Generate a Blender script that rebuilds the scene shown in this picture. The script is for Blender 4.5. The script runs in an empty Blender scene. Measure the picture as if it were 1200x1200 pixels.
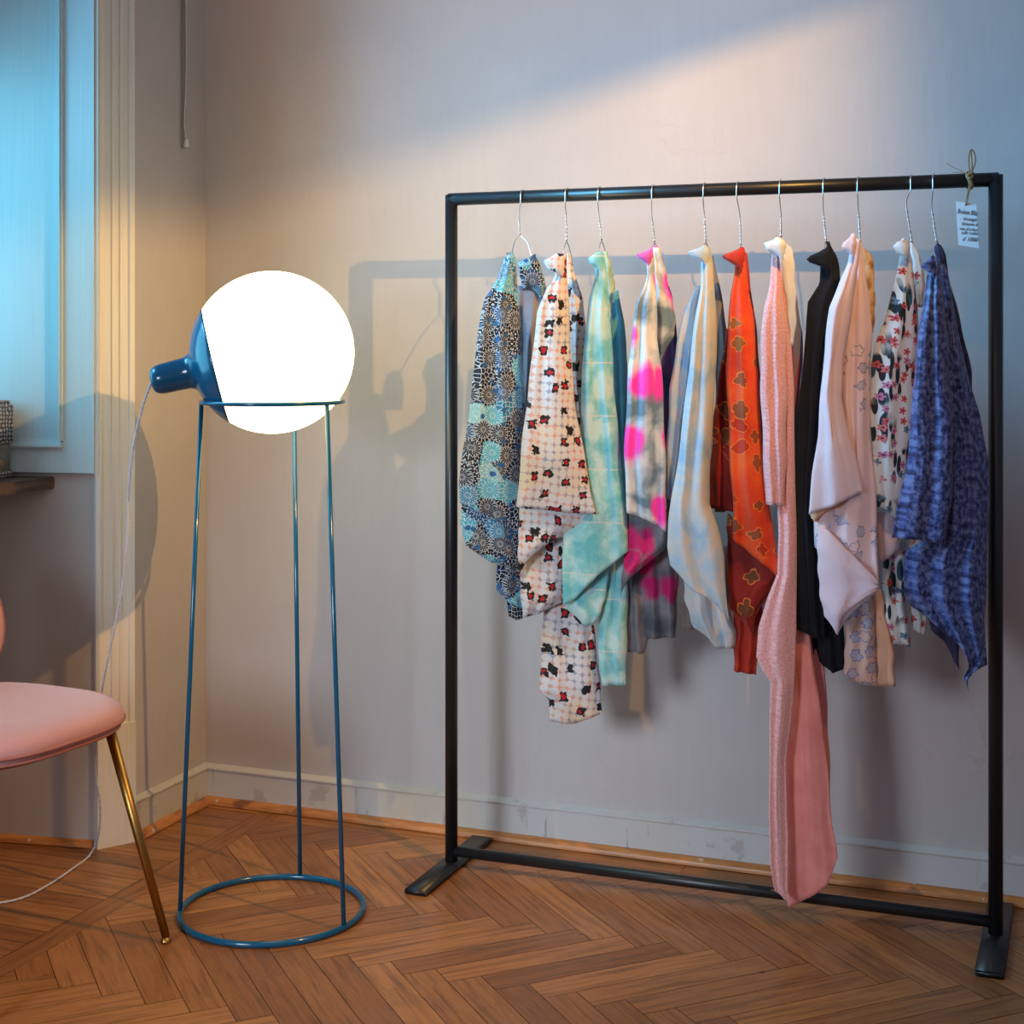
import bpy, bmesh, math, random
from mathutils import Vector, Matrix
from math import sin, cos, pi, radians, sqrt, atan2, hypot
random.seed(7)
SC = bpy.context.scene
COL = SC.collection

# ------------------------------------------------------------------ camera
FPX, HC, YAW = 1775.0, 1.25, radians(21)
PX, PY = 2.2566, -3.5512
CA, SA = cos(YAW), sin(YAW)
cam_d = bpy.data.cameras.new('camera')
cam = bpy.data.objects.new('camera', cam_d); COL.objects.link(cam)
cam.location = (PX, PY, HC); cam.rotation_euler = (pi/2, 0, YAW)
cam_d.sensor_width = 36; cam_d.lens = 36*FPX/1200
cam_d.shift_y = -200/1200
cam_d.clip_start = .05
SC.camera = cam

# ------------------------------------------------------------------ view, world, lights
SC.view_settings.view_transform = 'Standard'; SC.view_settings.look = 'None'
SC.view_settings.exposure = 0.0; SC.view_settings.gamma = 1
SC.view_settings.use_curve_mapping = False
wd = bpy.data.worlds.new('world'); SC.world = wd; wd.use_nodes = True
wd.node_tree.nodes['Background'].inputs[0].default_value = (.60, .66, .88, 1)
wd.node_tree.nodes['Background'].inputs[1].default_value = .27

def light(name, typ, loc, target, energy, color, **kw):
    l = bpy.data.lights.new(name, typ); l.energy = energy; l.color = color
    for k, v in kw.items(): setattr(l, k, v)
    o = bpy.data.objects.new(name, l); COL.objects.link(o); o.location = loc
    o.rotation_euler = (Vector(target)-Vector(loc)).to_track_quat('-Z', 'Y').to_euler()
    return o
SPOT = Vector((2.01, -1.01, 2.09))
light('warm_spotlight', 'SPOT', SPOT, SPOT+Vector((-1, .15, -.30)), 108.0, (1, 0.55, 0.13),
      spot_size=radians(156), spot_blend=1.0, shadow_soft_size=.007)
light('warm_patch_fill', 'SPOT', (1.5, -1.9, 2.75), (.42, 0, 1.80), 24.0, (1, .40, .14),  # added fill that makes the warm patch on the upper wall
      spot_size=radians(13), spot_blend=1.0, shadow_soft_size=.02)
light('ceiling_spotlight', 'SPOT', (1.15, -1.9, 3.1), (1.10, 0, 2.35), 85.0, (1, 0.52, 0.24),
      spot_size=radians(62), spot_blend=1.0, shadow_soft_size=.10)
light('low_wall_fill', 'AREA', (.30, -3.6, 1.25), (.95, 0, .25), 5.8, (0.72, 0.85, 1),  # added fill for the lower wall; no window stands there
      shape='RECTANGLE', size=.8, size_y=.8, spread=radians(46))
light('window_daylight', 'AREA', (-.44, -.90, 1.42), (.6, -.75, 1.25), 8.3, (0.159, 0.71, 1.0),
      shape='RECTANGLE', size=.55, size_y=1.1)
light('window_sky_beam', 'AREA', (-.30, -1.20, 2.25), (3.2, 0, 1.15), 17.5, (0.18, 0.6, 1),
      shape='RECTANGLE', size=.9, size_y=.9, spread=radians(66))
light('room_fill', 'AREA', (3.0, -4.6, 3.1), (1.2, -.4, .4), 6.5, (1.0, 0.6, 0.48),  # added soft warm fill from behind the camera, not daylight
      shape='RECTANGLE', size=2.6, size_y=1.8)

# ------------------------------------------------------------------ frame helpers
def W(X, Z, z=0.0): return Vector((PX+X*CA-Z*SA, PY+X*SA+Z*CA, z))
def fl(x, y, h=0.0):
    Z = FPX*(HC-h)/(y-400); return W((x-600)/FPX*Z, Z, h)
def onY(x, y, Y):
    d = (x-600)/FPX; t = (Y-PY)/(d*SA+CA)
    return Vector((PX+t*(d*CA-SA), Y, HC-t*(y-400)/FPX))
def atZ(x, y, Z): return W((x-600)/FPX*Z, Z, HC-(y-400)/FPX*Z)

# ------------------------------------------------------------------ object helpers
def empty(name, loc, label, cat, group=None, rz=0):
    o = bpy.data.objects.new(name, None); COL.objects.link(o)
    o.empty_display_size = .05
    o.location = loc; o.rotation_euler = (0, 0, rz)
    o['label'] = label; o['category'] = cat
    if group: o['group'] = group
    return o
def obj(name, bm, mat, parent=None, smooth=True, world=True):
    me = bpy.data.meshes.new(name)
    bmesh.ops.recalc_face_normals(bm, faces=bm.faces)
    bm.to_mesh(me); bm.free()
    if smooth:
        for p in me.polygons: p.use_smooth = True
    if mat: me.materials.append(mat)
    o = bpy.data.objects.new(name, me); COL.objects.link(o)
    if parent is not None:
        o.parent = parent
        if world:   # mesh was built in world space
            bpy.context.view_layer.update()
            o.matrix_parent_inverse = parent.matrix_world.inverted()
    return o
def tag(o, label, cat, group=None):
    o['label'] = label; o['category'] = cat
    if group: o['group'] = group
    return o
def struct(o): o['kind'] = 'structure'; return o

def box(bm, lo, hi, bev=0):
    v = [bm.verts.new((x, y, z)) for x in (lo[0], hi[0]) for y in (lo[1], hi[1]) for z in (lo[2], hi[2])]
    f = [(0,1,3,2),(4,6,7,5),(0,4,5,1),(2,3,7,6),(0,2,6,4),(1,5,7,3)]
    fs = [bm.faces.new([v[i] for i in q]) for q in f]
    if bev:
        es = list({e for q in fs for e in q.edges})
        bmesh.ops.bevel(bm, geom=es, offset=bev, segments=2, affect='EDGES')
def prism(bm, pts, z0, z1):
    a = [bm.verts.new((p[0], p[1], z0)) for p in pts]; b = [bm.verts.new((p[0], p[1], z1)) for p in pts]
    n = len(pts)
    bm.faces.new(a[::-1]); bm.faces.new(b)
    for i in range(n): bm.faces.new((a[i], a[(i+1) % n], b[(i+1) % n], b[i]))
def tube(bm, pts, r, n=10, closed=False):
    pts = [Vector(p) for p in pts]; N = len(pts); rings = []
    up = None
    for i, p in enumerate(pts):
        if closed: t = (pts[(i+1) % N]-pts[i-1]).normalized()
        else: t = (pts[min(i+1, N-1)]-pts[max(i-1, 0)]).normalized()
        if up is None:
            up = Vector((0, 0, 1)) if abs(t.z) < .9 else Vector((0, 1, 0))
        a = (up - t*up.dot(t)).normalized(); up = a; b = t.cross(a)
        rr = r[i] if isinstance(r, (list, tuple)) else r
        rings.append([bm.verts.new(p+a*rr*cos(2*pi*k/n)+b*rr*sin(2*pi*k/n)) for k in range(n)])
    for i in range(N if closed else N-1):
        A, B = rings[i], rings[(i+1) % N]
        for k in range(n): bm.faces.new((A[k], A[(k+1) % n], B[(k+1) % n], B[k]))
    if not closed:
        bm.faces.new(rings[0][::-1]); bm.faces.new(rings[-1])
def lathe(bm, prof, origin, axis, n=48):
    axis = Vector(axis).normalized(); ref = Vector((0, 0, 1)) if abs(axis.z) < .9 else Vector((1, 0, 0))
    a = (ref-axis*ref.dot(axis)).normalized(); b = axis.cross(a); origin = Vector(origin)
    rings = []
    for (h, r) in prof:
        if r < 1e-5: rings.append([bm.verts.new(origin+axis*h)])
        else: rings.append([bm.verts.new(origin+axis*h+(a*cos(2*pi*k/n)+b*sin(2*pi*k/n))*r) for k in range(n)])
    for A, B in zip(rings, rings[1:]):
        for k in range(n):
            k2 = (k+1) % n
            if len(A) == 1 and len(B) == 1: break
            if len(A) == 1: bm.faces.new((A[0], B[k2], B[k]))
            elif len(B) == 1: bm.faces.new((A[k], A[k2], B[0]))
            else: bm.faces.new((A[k], A[k2], B[k2], B[k]))
def smooth_path(pts, sub=8):
    pts = [Vector(p) for p in pts]; out = []
    for i in range(len(pts)-1):
        p0 = pts[max(i-1, 0)]; p1 = pts[i]; p2 = pts[i+1]; p3 = pts[min(i+2, len(pts)-1)]
        for k in range(sub):
            t = k/sub
            out.append(.5*((2*p1)+(p2-p0)*t+(2*p0-5*p1+4*p2-p3)*t*t+(3*p1-p0-3*p2+p3)*t**3))
    out.append(pts[-1]); return out

# ------------------------------------------------------------------ material helpers
class NT:
    def __init__(s, name, rough=.6, metal=0, spec=.4):
        s.m = bpy.data.materials.new(name); s.m.use_nodes = True; s.t = s.m.node_tree
        s.b = s.t.nodes['Principled BSDF']
        s.b.inputs['Roughness'].default_value = rough; s.b.inputs['Metallic'].default_value = metal
        s.b.inputs['Specular IOR Level'].default_value = spec
    def n(s, typ, **kw):
        nd = s.t.nodes.new(typ)
        for k, v in kw.items(): setattr(nd, k, v)
        return nd
    def put(s, sock, v):
        if v is None: return
        if isinstance(v, bpy.types.NodeSocket): s.t.links.new(v, sock)
        elif isinstance(v, (tuple, list)):
            sock.default_value = (*v, 1) if (len(v) == 3 and sock.type == 'RGBA') else v
        else: sock.default_value = v
    def math(s, op, a, b=None, c=None):
        nd = s.n('ShaderNodeMath', operation=op)
        for i, v in enumerate((a, b, c)): s.put(nd.inputs[i], v) if v is not None else None
        return nd.outputs[0]
    def vm(s, op, a, b=None, scale=None):
        nd = s.n('ShaderNodeVectorMath', operation=op)
        s.put(nd.inputs[0], a); s.put(nd.inputs[1], b)
        if scale is not None: s.put(nd.inputs['Scale'], scale)
        return nd.outputs['Value'] if op in ('LENGTH', 'DISTANCE', 'DOT_PRODUCT') else nd.outputs['Vector']
    def uv(s, which='UV'): return s.n('ShaderNodeTexCoord').outputs[which]
    def map(s, v, loc=(0,0,0), rot=(0,0,0), sc=(1,1,1)):
        nd = s.n('ShaderNodeMapping'); s.put(nd.inputs[0], v)
        nd.inputs[1].default_value = loc; nd.inputs[2].default_value = rot; nd.inputs[3].default_value = sc
        return nd.outputs[0]
    def noise(s, v, scale, detail=3, rough=.5, dist=0, col=False):
        nd = s.n('ShaderNodeTexNoise'); s.put(nd.inputs['Vector'], v)
        nd.inputs['Scale'].default_value = scale; nd.inputs['Detail'].default_value = detail
        nd.inputs['Roughness'].default_value = rough; nd.inputs['Distortion'].default_value = dist
        return nd.outputs['Color' if col else 'Fac']
    def vor(s, v, scale, rnd=1, feature='F1', dim='2D'):
        nd = s.n('ShaderNodeTexVoronoi', feature=feature, voronoi_dimensions=dim); s.put(nd.inputs['Vector'], v)
        nd.inputs['Scale'].default_value = scale; nd.inputs['Randomness'].default_value = rnd
        return nd
    def ramp(s, f, stops, interp='LINEAR'):
        nd = s.n('ShaderNodeValToRGB'); s.put(nd.inputs[0], f); cr = nd.color_ramp; cr.interpolation = interp
        while len(cr.elements) < len(stops): cr.elements.new(.5)
        for e, (p, c) in zip(cr.elements, stops):
            e.position = p; e.color = (*c, 1) if isinstance(c, (tuple, list)) else (c, c, c, 1)
        return nd.outputs[0]
    def mix(s, f, a, b, blend='MIX'):
        nd = s.n('ShaderNodeMix', data_type='RGBA', blend_type=blend)
        s.put(nd.inputs[0], f); s.put(nd.inputs[6], a); s.put(nd.inputs[7], b)
        return nd.outputs[2]
    def sep(s, v):
        nd = s.n('ShaderNodeSeparateXYZ'); s.put(nd.inputs[0], v); return nd.outputs
    def bump(s, h, strength=.3, dist=.002):
        nd = s.n('ShaderNodeBump'); s.put(nd.inputs['Height'], h)
        nd.inputs['Strength'].default_value = strength; nd.inputs['Distance'].default_value = dist
        s.t.links.new(nd.outputs[0], s.b.inputs['Normal'])
    def col(s, c): s.put(s.b.inputs['Base Color'], c); return s.m
    def sm(s, x, lo, hi):   # smoothstep-ish 0..1
        nd = s.n('ShaderNodeMapRange', interpolation_type='SMOOTHSTEP'); s.put(nd.inputs[0], x)
        nd.inputs[1].default_value = lo; nd.inputs[2].default_value = hi
        return nd.outputs[0]

def plain(name, c, rough=.5, metal=0, spec=.4, nscale=0, namp=.06):
    t = NT(name, rough, metal, spec)
    if nscale:
        f = t.noise(t.uv('Object'), nscale, 4)
        return t.col(t.mix(f, tuple(x*(1-namp*2) for x in c), tuple(min(1, x*(1+namp*2)) for x in c)))
    return t.col(t.mix(0.0, c, c))

def m_wall(name, c, streak=True):
    t = NT(name, .62, 0, .35); p = t.uv('Object')
    big = t.noise(p, 1.6, 4, .6); fine = t.noise(t.map(p, sc=(9, 9, 1.2)), 6, 5, .6)
    sp = t.noise(p, 55, 3)
    base = t.mix(t.ramp(big, [(.3, 0), (.7, 1)]), tuple(x*.93 for x in c), tuple(min(1, x*1.06) for x in c))
    base = t.mix(t.math('MULTIPLY', t.ramp(fine, [(.42, 0), (.75, 1)]), .22), base, tuple(x*.83 for x in c))
    cr = t.vor(t.vm('ADD', p, t.vm('SCALE', t.noise(p, 7, 3, col=True), scale=.25)), 1.3, feature='DISTANCE_TO_EDGE', dim='3D').outputs[0]
    crack = t.math('MULTIPLY', t.ramp(cr, [(0, 1), (.003, 0)]), t.ramp(big, [(.55, 0), (.7, .35)]))
    base = t.mix(crack, base, tuple(x*.7 for x in c))
    t.bump(t.math('ADD', t.math('MULTIPLY', fine, .7), t.math('MULTIPLY', sp, .4)), .25, .003)
    return t.col(base)
M_WALL = m_wall('plaster_greige', (.50, .455, .44))
def m_base():
    t = NT('worn_white_paint', .5, 0, .4); p = t.uv('Object')
    drip = t.noise(t.map(p, sc=(20, 20, 1.6)), 2.2, 4, .6)
    blot = t.noise(p, 9, 5, .65); yel = t.noise(p, 2.3, 2)
    c = t.mix(t.ramp(yel, [(.5, 0), (.7, .7)]), (.55, .54, .53), (.55, .49, .36))
    c = t.mix(t.ramp(blot, [(.60, 0), (.64, .55)]), c, (.36, .31, .30))
    c = t.mix(t.ramp(drip, [(.66, 0), (.70, .7)]), c, (.28, .25, .23))
    t.bump(blot, .3, .002)
    return t.col(c)
M_BASE = m_base()
def m_qr():
    t = NT('varnished_pine', .38, 0, .5); p = t.uv('Object')
    g = t.noise(t.map(p, sc=(2, 2, 25)), 6, 5, .6); s = t.noise(p, 26, 3)
    c = t.mix(t.ramp(g, [(.3, 0), (.7, 1)]), (.36, .12, .032), (.60, .25, .07))
    c = t.mix(t.ramp(s, [(.68, 0), (.71, .8)]), c, (.6, .5, .42))
    c = t.mix(t.ramp(t.noise(p, 11, 4), [(.62, 0), (.68, .8)]), c, (.16, .06, .025))
    return t.col(c)
M_QR = m_qr()
def m_trim(name, c):
    t = NT(name, .42, 0, .45); p = t.uv('Object')
    f = t.noise(t.map(p, sc=(30, 30, .8)), 5, 3)
    t.bump(f, .05, .002)
    return t.col(t.mix(t.ramp(f, [(.4, 0), (.75, 1)]), c, tuple(x*.93 for x in c)))
M_CASE = m_trim('cream_gloss_paint', (.76, .70, .62))
M_SHUT = m_trim('grey_shutter_paint_daylight_tint', (.58, .68, .72))  # grey paint with the blue of the window light mixed into its colour
M_BLACK = plain('black_powder_coat', (.010, .011, .013), .36, 0, .55)
M_GROOVE = plain('floor_joint_dark', (.03, .016, .009), .8)

# ------------------------------------------------------------------ floor: herringbone parquet, one mesh
def m_floor():
    t = NT('oak_parquet', .34, 0, .42)
    at = t.n('ShaderNodeAttribute', attribute_name='plank'); rnd = t.sep(at.outputs['Color'])
    uv = t.uv('UV')
    off = t.n('ShaderNodeCombineXYZ'); t.put(off.inputs[0], t.math('MULTIPLY', rnd[0], 37.)); t.put(off.inputs[1], t.math('MULTIPLY', rnd[1], 23.))
    p = t.vm('ADD', uv, off.outputs[0])
    g1 = t.noise(t.map(p, sc=(3.2, 42, 1)), 1.6, 6, .62, .35)
    g2 = t.noise(t.map(p, sc=(6, 190, 1)), 2, 4, .6)
    fig = t.noise(t.map(p, sc=(5, 14, 1)), 2.0, 3, .5, 1.6)
    c = t.mix(rnd[2], (.25, .085, .022), (.48, .195, .058))
    c = t.mix(t.ramp(g1, [(.30, .75), (.55, 0)]), c, (.085, .031, .012))
    c = t.mix(t.ramp(g2, [(.45, 0), (.75, .45)]), c, (.45, .21, .082))
    c = t.mix(t.ramp(fig, [(.58, 0), (.72, .28)]), c, (.40, .17, .06))
    pw = t.uv('Object')
    st = t.noise(pw, 3.1, 5, .65)
    c = t.mix(t.ramp(st, [(.56, 0), (.72, .45)]), c, (.11, .055, .032))
    sp = t.vor(pw, 5.5, 1, dim='3D').outputs[0]
    c = t.mix(t.ramp(sp, [(.022, .9), (.04, 0)]), c, (.03, .016, .01))
    t.put(t.b.inputs['Roughness'], t.ramp(t.noise(pw, 5, 5, .6), [(.3, .27), (.7, .46)]))
    t.bump(t.math('ADD', g1, t.math('MULTIPLY', g2, .6)), .22, .0012)
    return t.col(c)
M_FLOOR = m_floor()
def build_floor():
    bm = bmesh.new(); uvl = bm.loops.layers.uv.new('UVMap'); cl = bm.loops.layers.float_color.new('plank')
    def plank(o, d, n, L, w, clip=None):
        g = .0007; o = Vector((*o, 0)); d = Vector((*d, 0)); n = Vector((*n, 0))
        q = [(g, g), (L-g, g), (L-g, w-g), (g, w-g)]
        poly = [(o+d*a+n*b, a, b) for a, b in q]
        if clip:
            for (ax, lim, sg) in clip:
                out = []
                for i in range(len(poly)):
                    A, B = poly[i], poly[(i+1) % len(poly)]
                    da = (A[0][ax]-lim)*sg; db = (B[0][ax]-lim)*sg
                    if da >= 0: out.append(A)
                    if da*db < 0:
                        k = da/(da-db); out.append((A[0].lerp(B[0], k), A[1]+(B[1]-A[1])*k, A[2]+(B[2]-A[2])*k))
                poly = out
                if len(poly) < 3: return
        r = (random.random(), random.random(), random.random(), 1)
        f = bm.faces.new([bm.verts.new((p[0].x, p[0].y, 0)) for p in poly])
        for lp, p in zip(f.loops, poly): lp[uvl].uv = (p[1], p[2]); lp[cl] = r
    w = .0697; L = .4175; q = 1/sqrt(2); d1 = (q, q); d2 = (-q, q); nn = (q, -q)
    clip = [(0, .252, 1), (1, -.085, -1), (1, -5.2, 1), (0, 5.0, -1)]
    Ty = -.493; Tx = 1.722; pit = w*sqrt(2); bh = L*q
    for k in range(-2, 20):          # pairs of bands
        # direction-one band with its tops on the line Ty - 2*k*bh
        ox = Tx - L*q; oy = Ty - 2*k*bh - L*q
        for i in range(-32, 42):
            plank((ox+i*pit, oy), d1, nn, L, w, clip)
            vx = ox+i*pit+L*q+w*q; vy = oy+L*q-w*q
            plank((vx, vy), d2, d1, L, w, clip)
    # frame boards and edge planks
    x = -.6
    for a, b in ((-5.2, -3.9), (-3.9, -2.5), (-2.5, -1.25), (-1.25, -.02)):
        plank((.19, a), (0, 1), (1, 0), b-a, .062)
    for a, b in ((.252, 1.35), (1.35, 2.6), (2.6, 5.0)):
        plank((a, -.085), (1, 0), (0, 1), b-a, .085)
    y = -5.2; j = 0
    while y < 0:
        ww = .066
        plank((-.55, y), (1, 0), (0, 1), .74, min(ww, -y)); y += ww
    b = [bm.verts.new(v) for v in ((-.8, -5.2, -.0015), (5, -5.2, -.0015), (5, .02, -.0015), (-.8, .02, -.0015))]
    f = bm.faces.new(b); f.material_index = 1
    bot = [bm.verts.new((v.co.x, v.co.y, -.05)) for v in b]
    for i in range(4):
        g = bm.faces.new((b[i], bot[i], bot[(i+1) % 4], b[(i+1) % 4])); g.material_index = 1
    me = bpy.data.meshes.new('floor'); bm.to_mesh(me); bm.free()
    me.materials.append(M_FLOOR); me.materials.append(M_GROOVE)
    o = bpy.data.objects.new('floor', me); COL.objects.link(o); struct(o)
build_floor()

# ------------------------------------------------------------------ walls
def solid(name, boxes, mat, smooth=False, bev=0):
    bm = bmesh.new()
    for lo, hi in boxes: box(bm, lo, hi, bev)
    return struct(obj(name, bm, mat, None, smooth))
HT = 3.3
solid('wall_back', [((-.12, 0, 0), (5.0, .12, HT))], M_WALL)
R0 = Vector((-.039, -.425)); R1 = Vector((-.299, -.470)); RD = (R1-R0).normalized(); RN = Vector((RD.y, -RD.x))
if RN.y > 0: RN = -RN      # faces the camera
RE = R0+RD*.46             # inner end of the reveal
# left wall: solid between corner and window niche, with the splayed reveal cut into it
bm = bmesh.new()
prism(bm, [(0, 0), (0, -.353), (R0.x, R0.y), (RE.x, RE.y), (RE.x, 0)], 0, HT)
struct(obj('wall_left', bm, M_WALL, None, False))
bm = bmesh.new()
prism(bm, [(0, -2.05), (0, -5.2), (-.5, -5.2), (-.5, -1.95)], 0, HT)
box(bm, (-.62, -1.96, 0), (-.46, RE.y, .86)); box(bm, (-.62, -1.96, 2.62), (-.46, RE.y, HT))
struct(obj('wall_left_niche', bm, M_WALL, None, False))
# casing strip across the splayed corner
cd = Vector((.004+.039, -.353+.425)); cl_ = cd.length; cd.normalize(); cn = Vector((cd.y, -cd.x))
def casing():
    bm = bmesh.new()
    prof = [(-.006, -.03), (-.006, .004), (0, .010), (.004, .010), (.006, .005), (.012, .004), (.026, .006), (.028, .010), (.031, .010), (.033, .006),
            (.044, .006), (.046, .010), (.049, .010), (.051, .006), (.064, .008), (.067, .013), (.073, .014), (.078, .014), (.080, -.03)]
    k = cl_/.072
    pts = [R0+cd*(a*k)+cn*b for a, b in prof]
    prism(bm, pts, 0.0, HT)
    # plinth block
    pl = [R0+cd*(-.007)+cn*-.03, R0+cd*(-.007)+cn*.016, R0+cd*.092+cn*.018, R0+cd*.098+cn*.0, R0+cd*.098+cn*-.03]
    prism(bm, pl, 0, .30)
    return bm
struct(obj('trim_1', casing(), M_CASE, None, False))

# shutter panel covering the upper reveal
def rpt(u, n, z): p = R0+RD*u+RN*n; return (p.x, p.y, z)
def rbox(bm, u0, u1, n0, n1, z0, z1, bev=0):
    b2 = bmesh.new(); box(b2, (0, 0, 0), (1, 1, 1))
    for v in b2.verts:
        x, y, z = v.co; v.co = Vector(rpt(u0+(u1-u0)*x, n0+(n1-n0)*y, z0+(z1-z0)*z))
    if bev: bmesh.ops.bevel(b2, geom=b2.edges[:], offset=bev, segments=2, affect='EDGES')
    me = bpy.data.meshes.new('t'); b2.to_mesh(me); b2.free(); bm.from_mesh(me); bpy.data.meshes.remove(me)
def upx(px):   # pixel column -> distance along the reveal
    d = (px-600)/FPX; dr = Vector((d*CA-SA, d*SA+CA)); 
    # solve P + t dr = R0 + u RD
    A = Matrix(((dr.x, -RD.x), (dr.y, -RD.y))); s = A.inverted() @ Vector((R0.x-PX, R0.y-PY)); return s[1]
UA, UB = upx(77), upx(69)
ZP = .925
bm = bmesh.new()
rbox(bm, .004, UA, .0, .014, ZP, HT); rbox(bm, UA, .45, .0, .014, ZP, 1.00); rbox(bm, UA, .45, 0, .004, .99, HT)
sh = struct(obj('door_1', bm, M_SHUT, None, False)); 
bm = bmesh.new()
w_ = UB-UA
rbox(bm, UA, UA+w_*.5, .002, .026, 1.0, HT, .004); rbox(bm, UA+w_*.5, UB, .002, .009, 1.01, HT, .002)
rbox(bm, UA, .45, .002, .026, .985, .998, .004); rbox(bm, UA+w_*.5, .45, .002, .010, .996, 1.006, .002)
obj('panel_moulding', bm, M_SHUT, sh, False)
bm = bmesh.new(); rbox(bm, -.006, .004, 0, .010, ZP-.005, HT, .001)
obj('edge_bead', bm, M_CASE, sh, False)

# window frame deep in the niche
def window():
    bm = bmesh.new(); x0, x1 = -.58, -.53; y0, y1 = -1.93, RE.y-.03; z0, z1 = .87, 2.61
    box(bm, (x0, y0, z0), (x1, y0+.06, z1)); box(bm, (x0, y1-.06, z0), (x1, y1, z1))
    box(bm, (x0, y0, z0), (x1, y1, z0+.07)); box(bm, (x0, y0, z1-.07), (x1, y1, z1))
    ym = (y0+y1)/2; box(bm, (x0, ym-.04, z0), (x1, ym+.04, z1)); box(bm, (x0+.01, y0, 1.75), (x1-.01, y1, 1.79))
    o = struct(obj('window_1', bm, M_SHUT, None, False))
    bm = bmesh.new(); box(bm, (x0+.02, y0+.05, z0+.06), (x0+.025, y1-.05, z1-.06))
    t = NT('window_glass', .05, 0, .5); t.b.inputs['Transmission Weight'].default_value = 1
    obj('pane', bm, t.col((.9, .95, 1)), o, False)
window()

# baseboards and quarter rounds
def runs(name, prof, mat, a, b, nrm):
    a = Vector(a); b = Vector(b); nrm = Vector(nrm); bm = bmesh.new()
    L = [bm.verts.new((*(a+nrm*p[0]), p[1])) for p in prof]; R = [bm.verts.new((*(b+nrm*p[0]), p[1])) for p in prof]
    n = len(prof)
    for i in range(n): bm.faces.new((L[i], L[(i+1) % n], R[(i+1) % n], R[i]))
    bm.faces.new(L); bm.faces.new(R[::-1])
    return struct(obj(name, bm, mat, None, False))
BP = [(0, 0), (.014, 0), (.014, .088), (.0145, .0900), (.0175, .0915), (.0175, .0955), (.013, .098), (.008, .100), (.005, .102), (0, .104)]
QP = [(0, 0)]+[(.016+.018*cos(t*pi/12), .018*sin(t*pi/12)+.002) for t in range(7)]+[(0, .020)]
runs('baseboard_back', BP, M_BASE, (0, 0), (5, 0), (0, -1))
runs('baseboard_left', BP, M_BASE, (0, 0), (0, -.356), (1, 0))
runs('trim_2', QP, M_QR, (.0, 0), (5, 0), (0, -1))
runs('trim_3', QP, M_QR, (0, -.02), (0, -.358), (1, 0))
QN = [(0, 0)]+[(.002+.014*cos(t*pi/12), .016*sin(t*pi/12)+.002) for t in range(7)]+[(0, .018)]
runs('trim_4', QN, M_QR, R0+RD*.012, RE, RN)

# ------------------------------------------------------------------ sill board + woven box
t = NT('dark_worn_wood', .45, 0, .4); p = t.uv('Object')
g = t.noise(t.map(p, sc=(3, 3, 60)), 3, 5, .6); g2 = t.noise(p, 14, 4)
c = t.mix(t.ramp(g, [(.35, 0), (.7, 1)]), (.045, .026, .018), (.14, .085, .06))
M_DARKWOOD = t.col(t.mix(t.ramp(g2, [(.6, 0), (.7, .6)]), c, (.28, .12, .05))); t.bump(g, .4, .002)
US = upx(64); SP = R0+RD*US
def sill():
    bm = bmesh.new(); x1 = SP.x
    zs, zt = .884, .914
    a = [(x1, SP.y+.012), (x1+.002, -1.93), (-.47, -1.93), (-.47, RE.y+.02)]
    prism(bm, a, zs, zt)
    bmesh.ops.bevel(bm, geom=[e for e in bm.edges], offset=.003, segments=2, affect='EDGES')
    return obj('sill_board', bm, M_DARKWOOD, None, False)
o = sill(); tag(o, 'dark worn wooden board across the window niche under the woven box', 'shelf')

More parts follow.
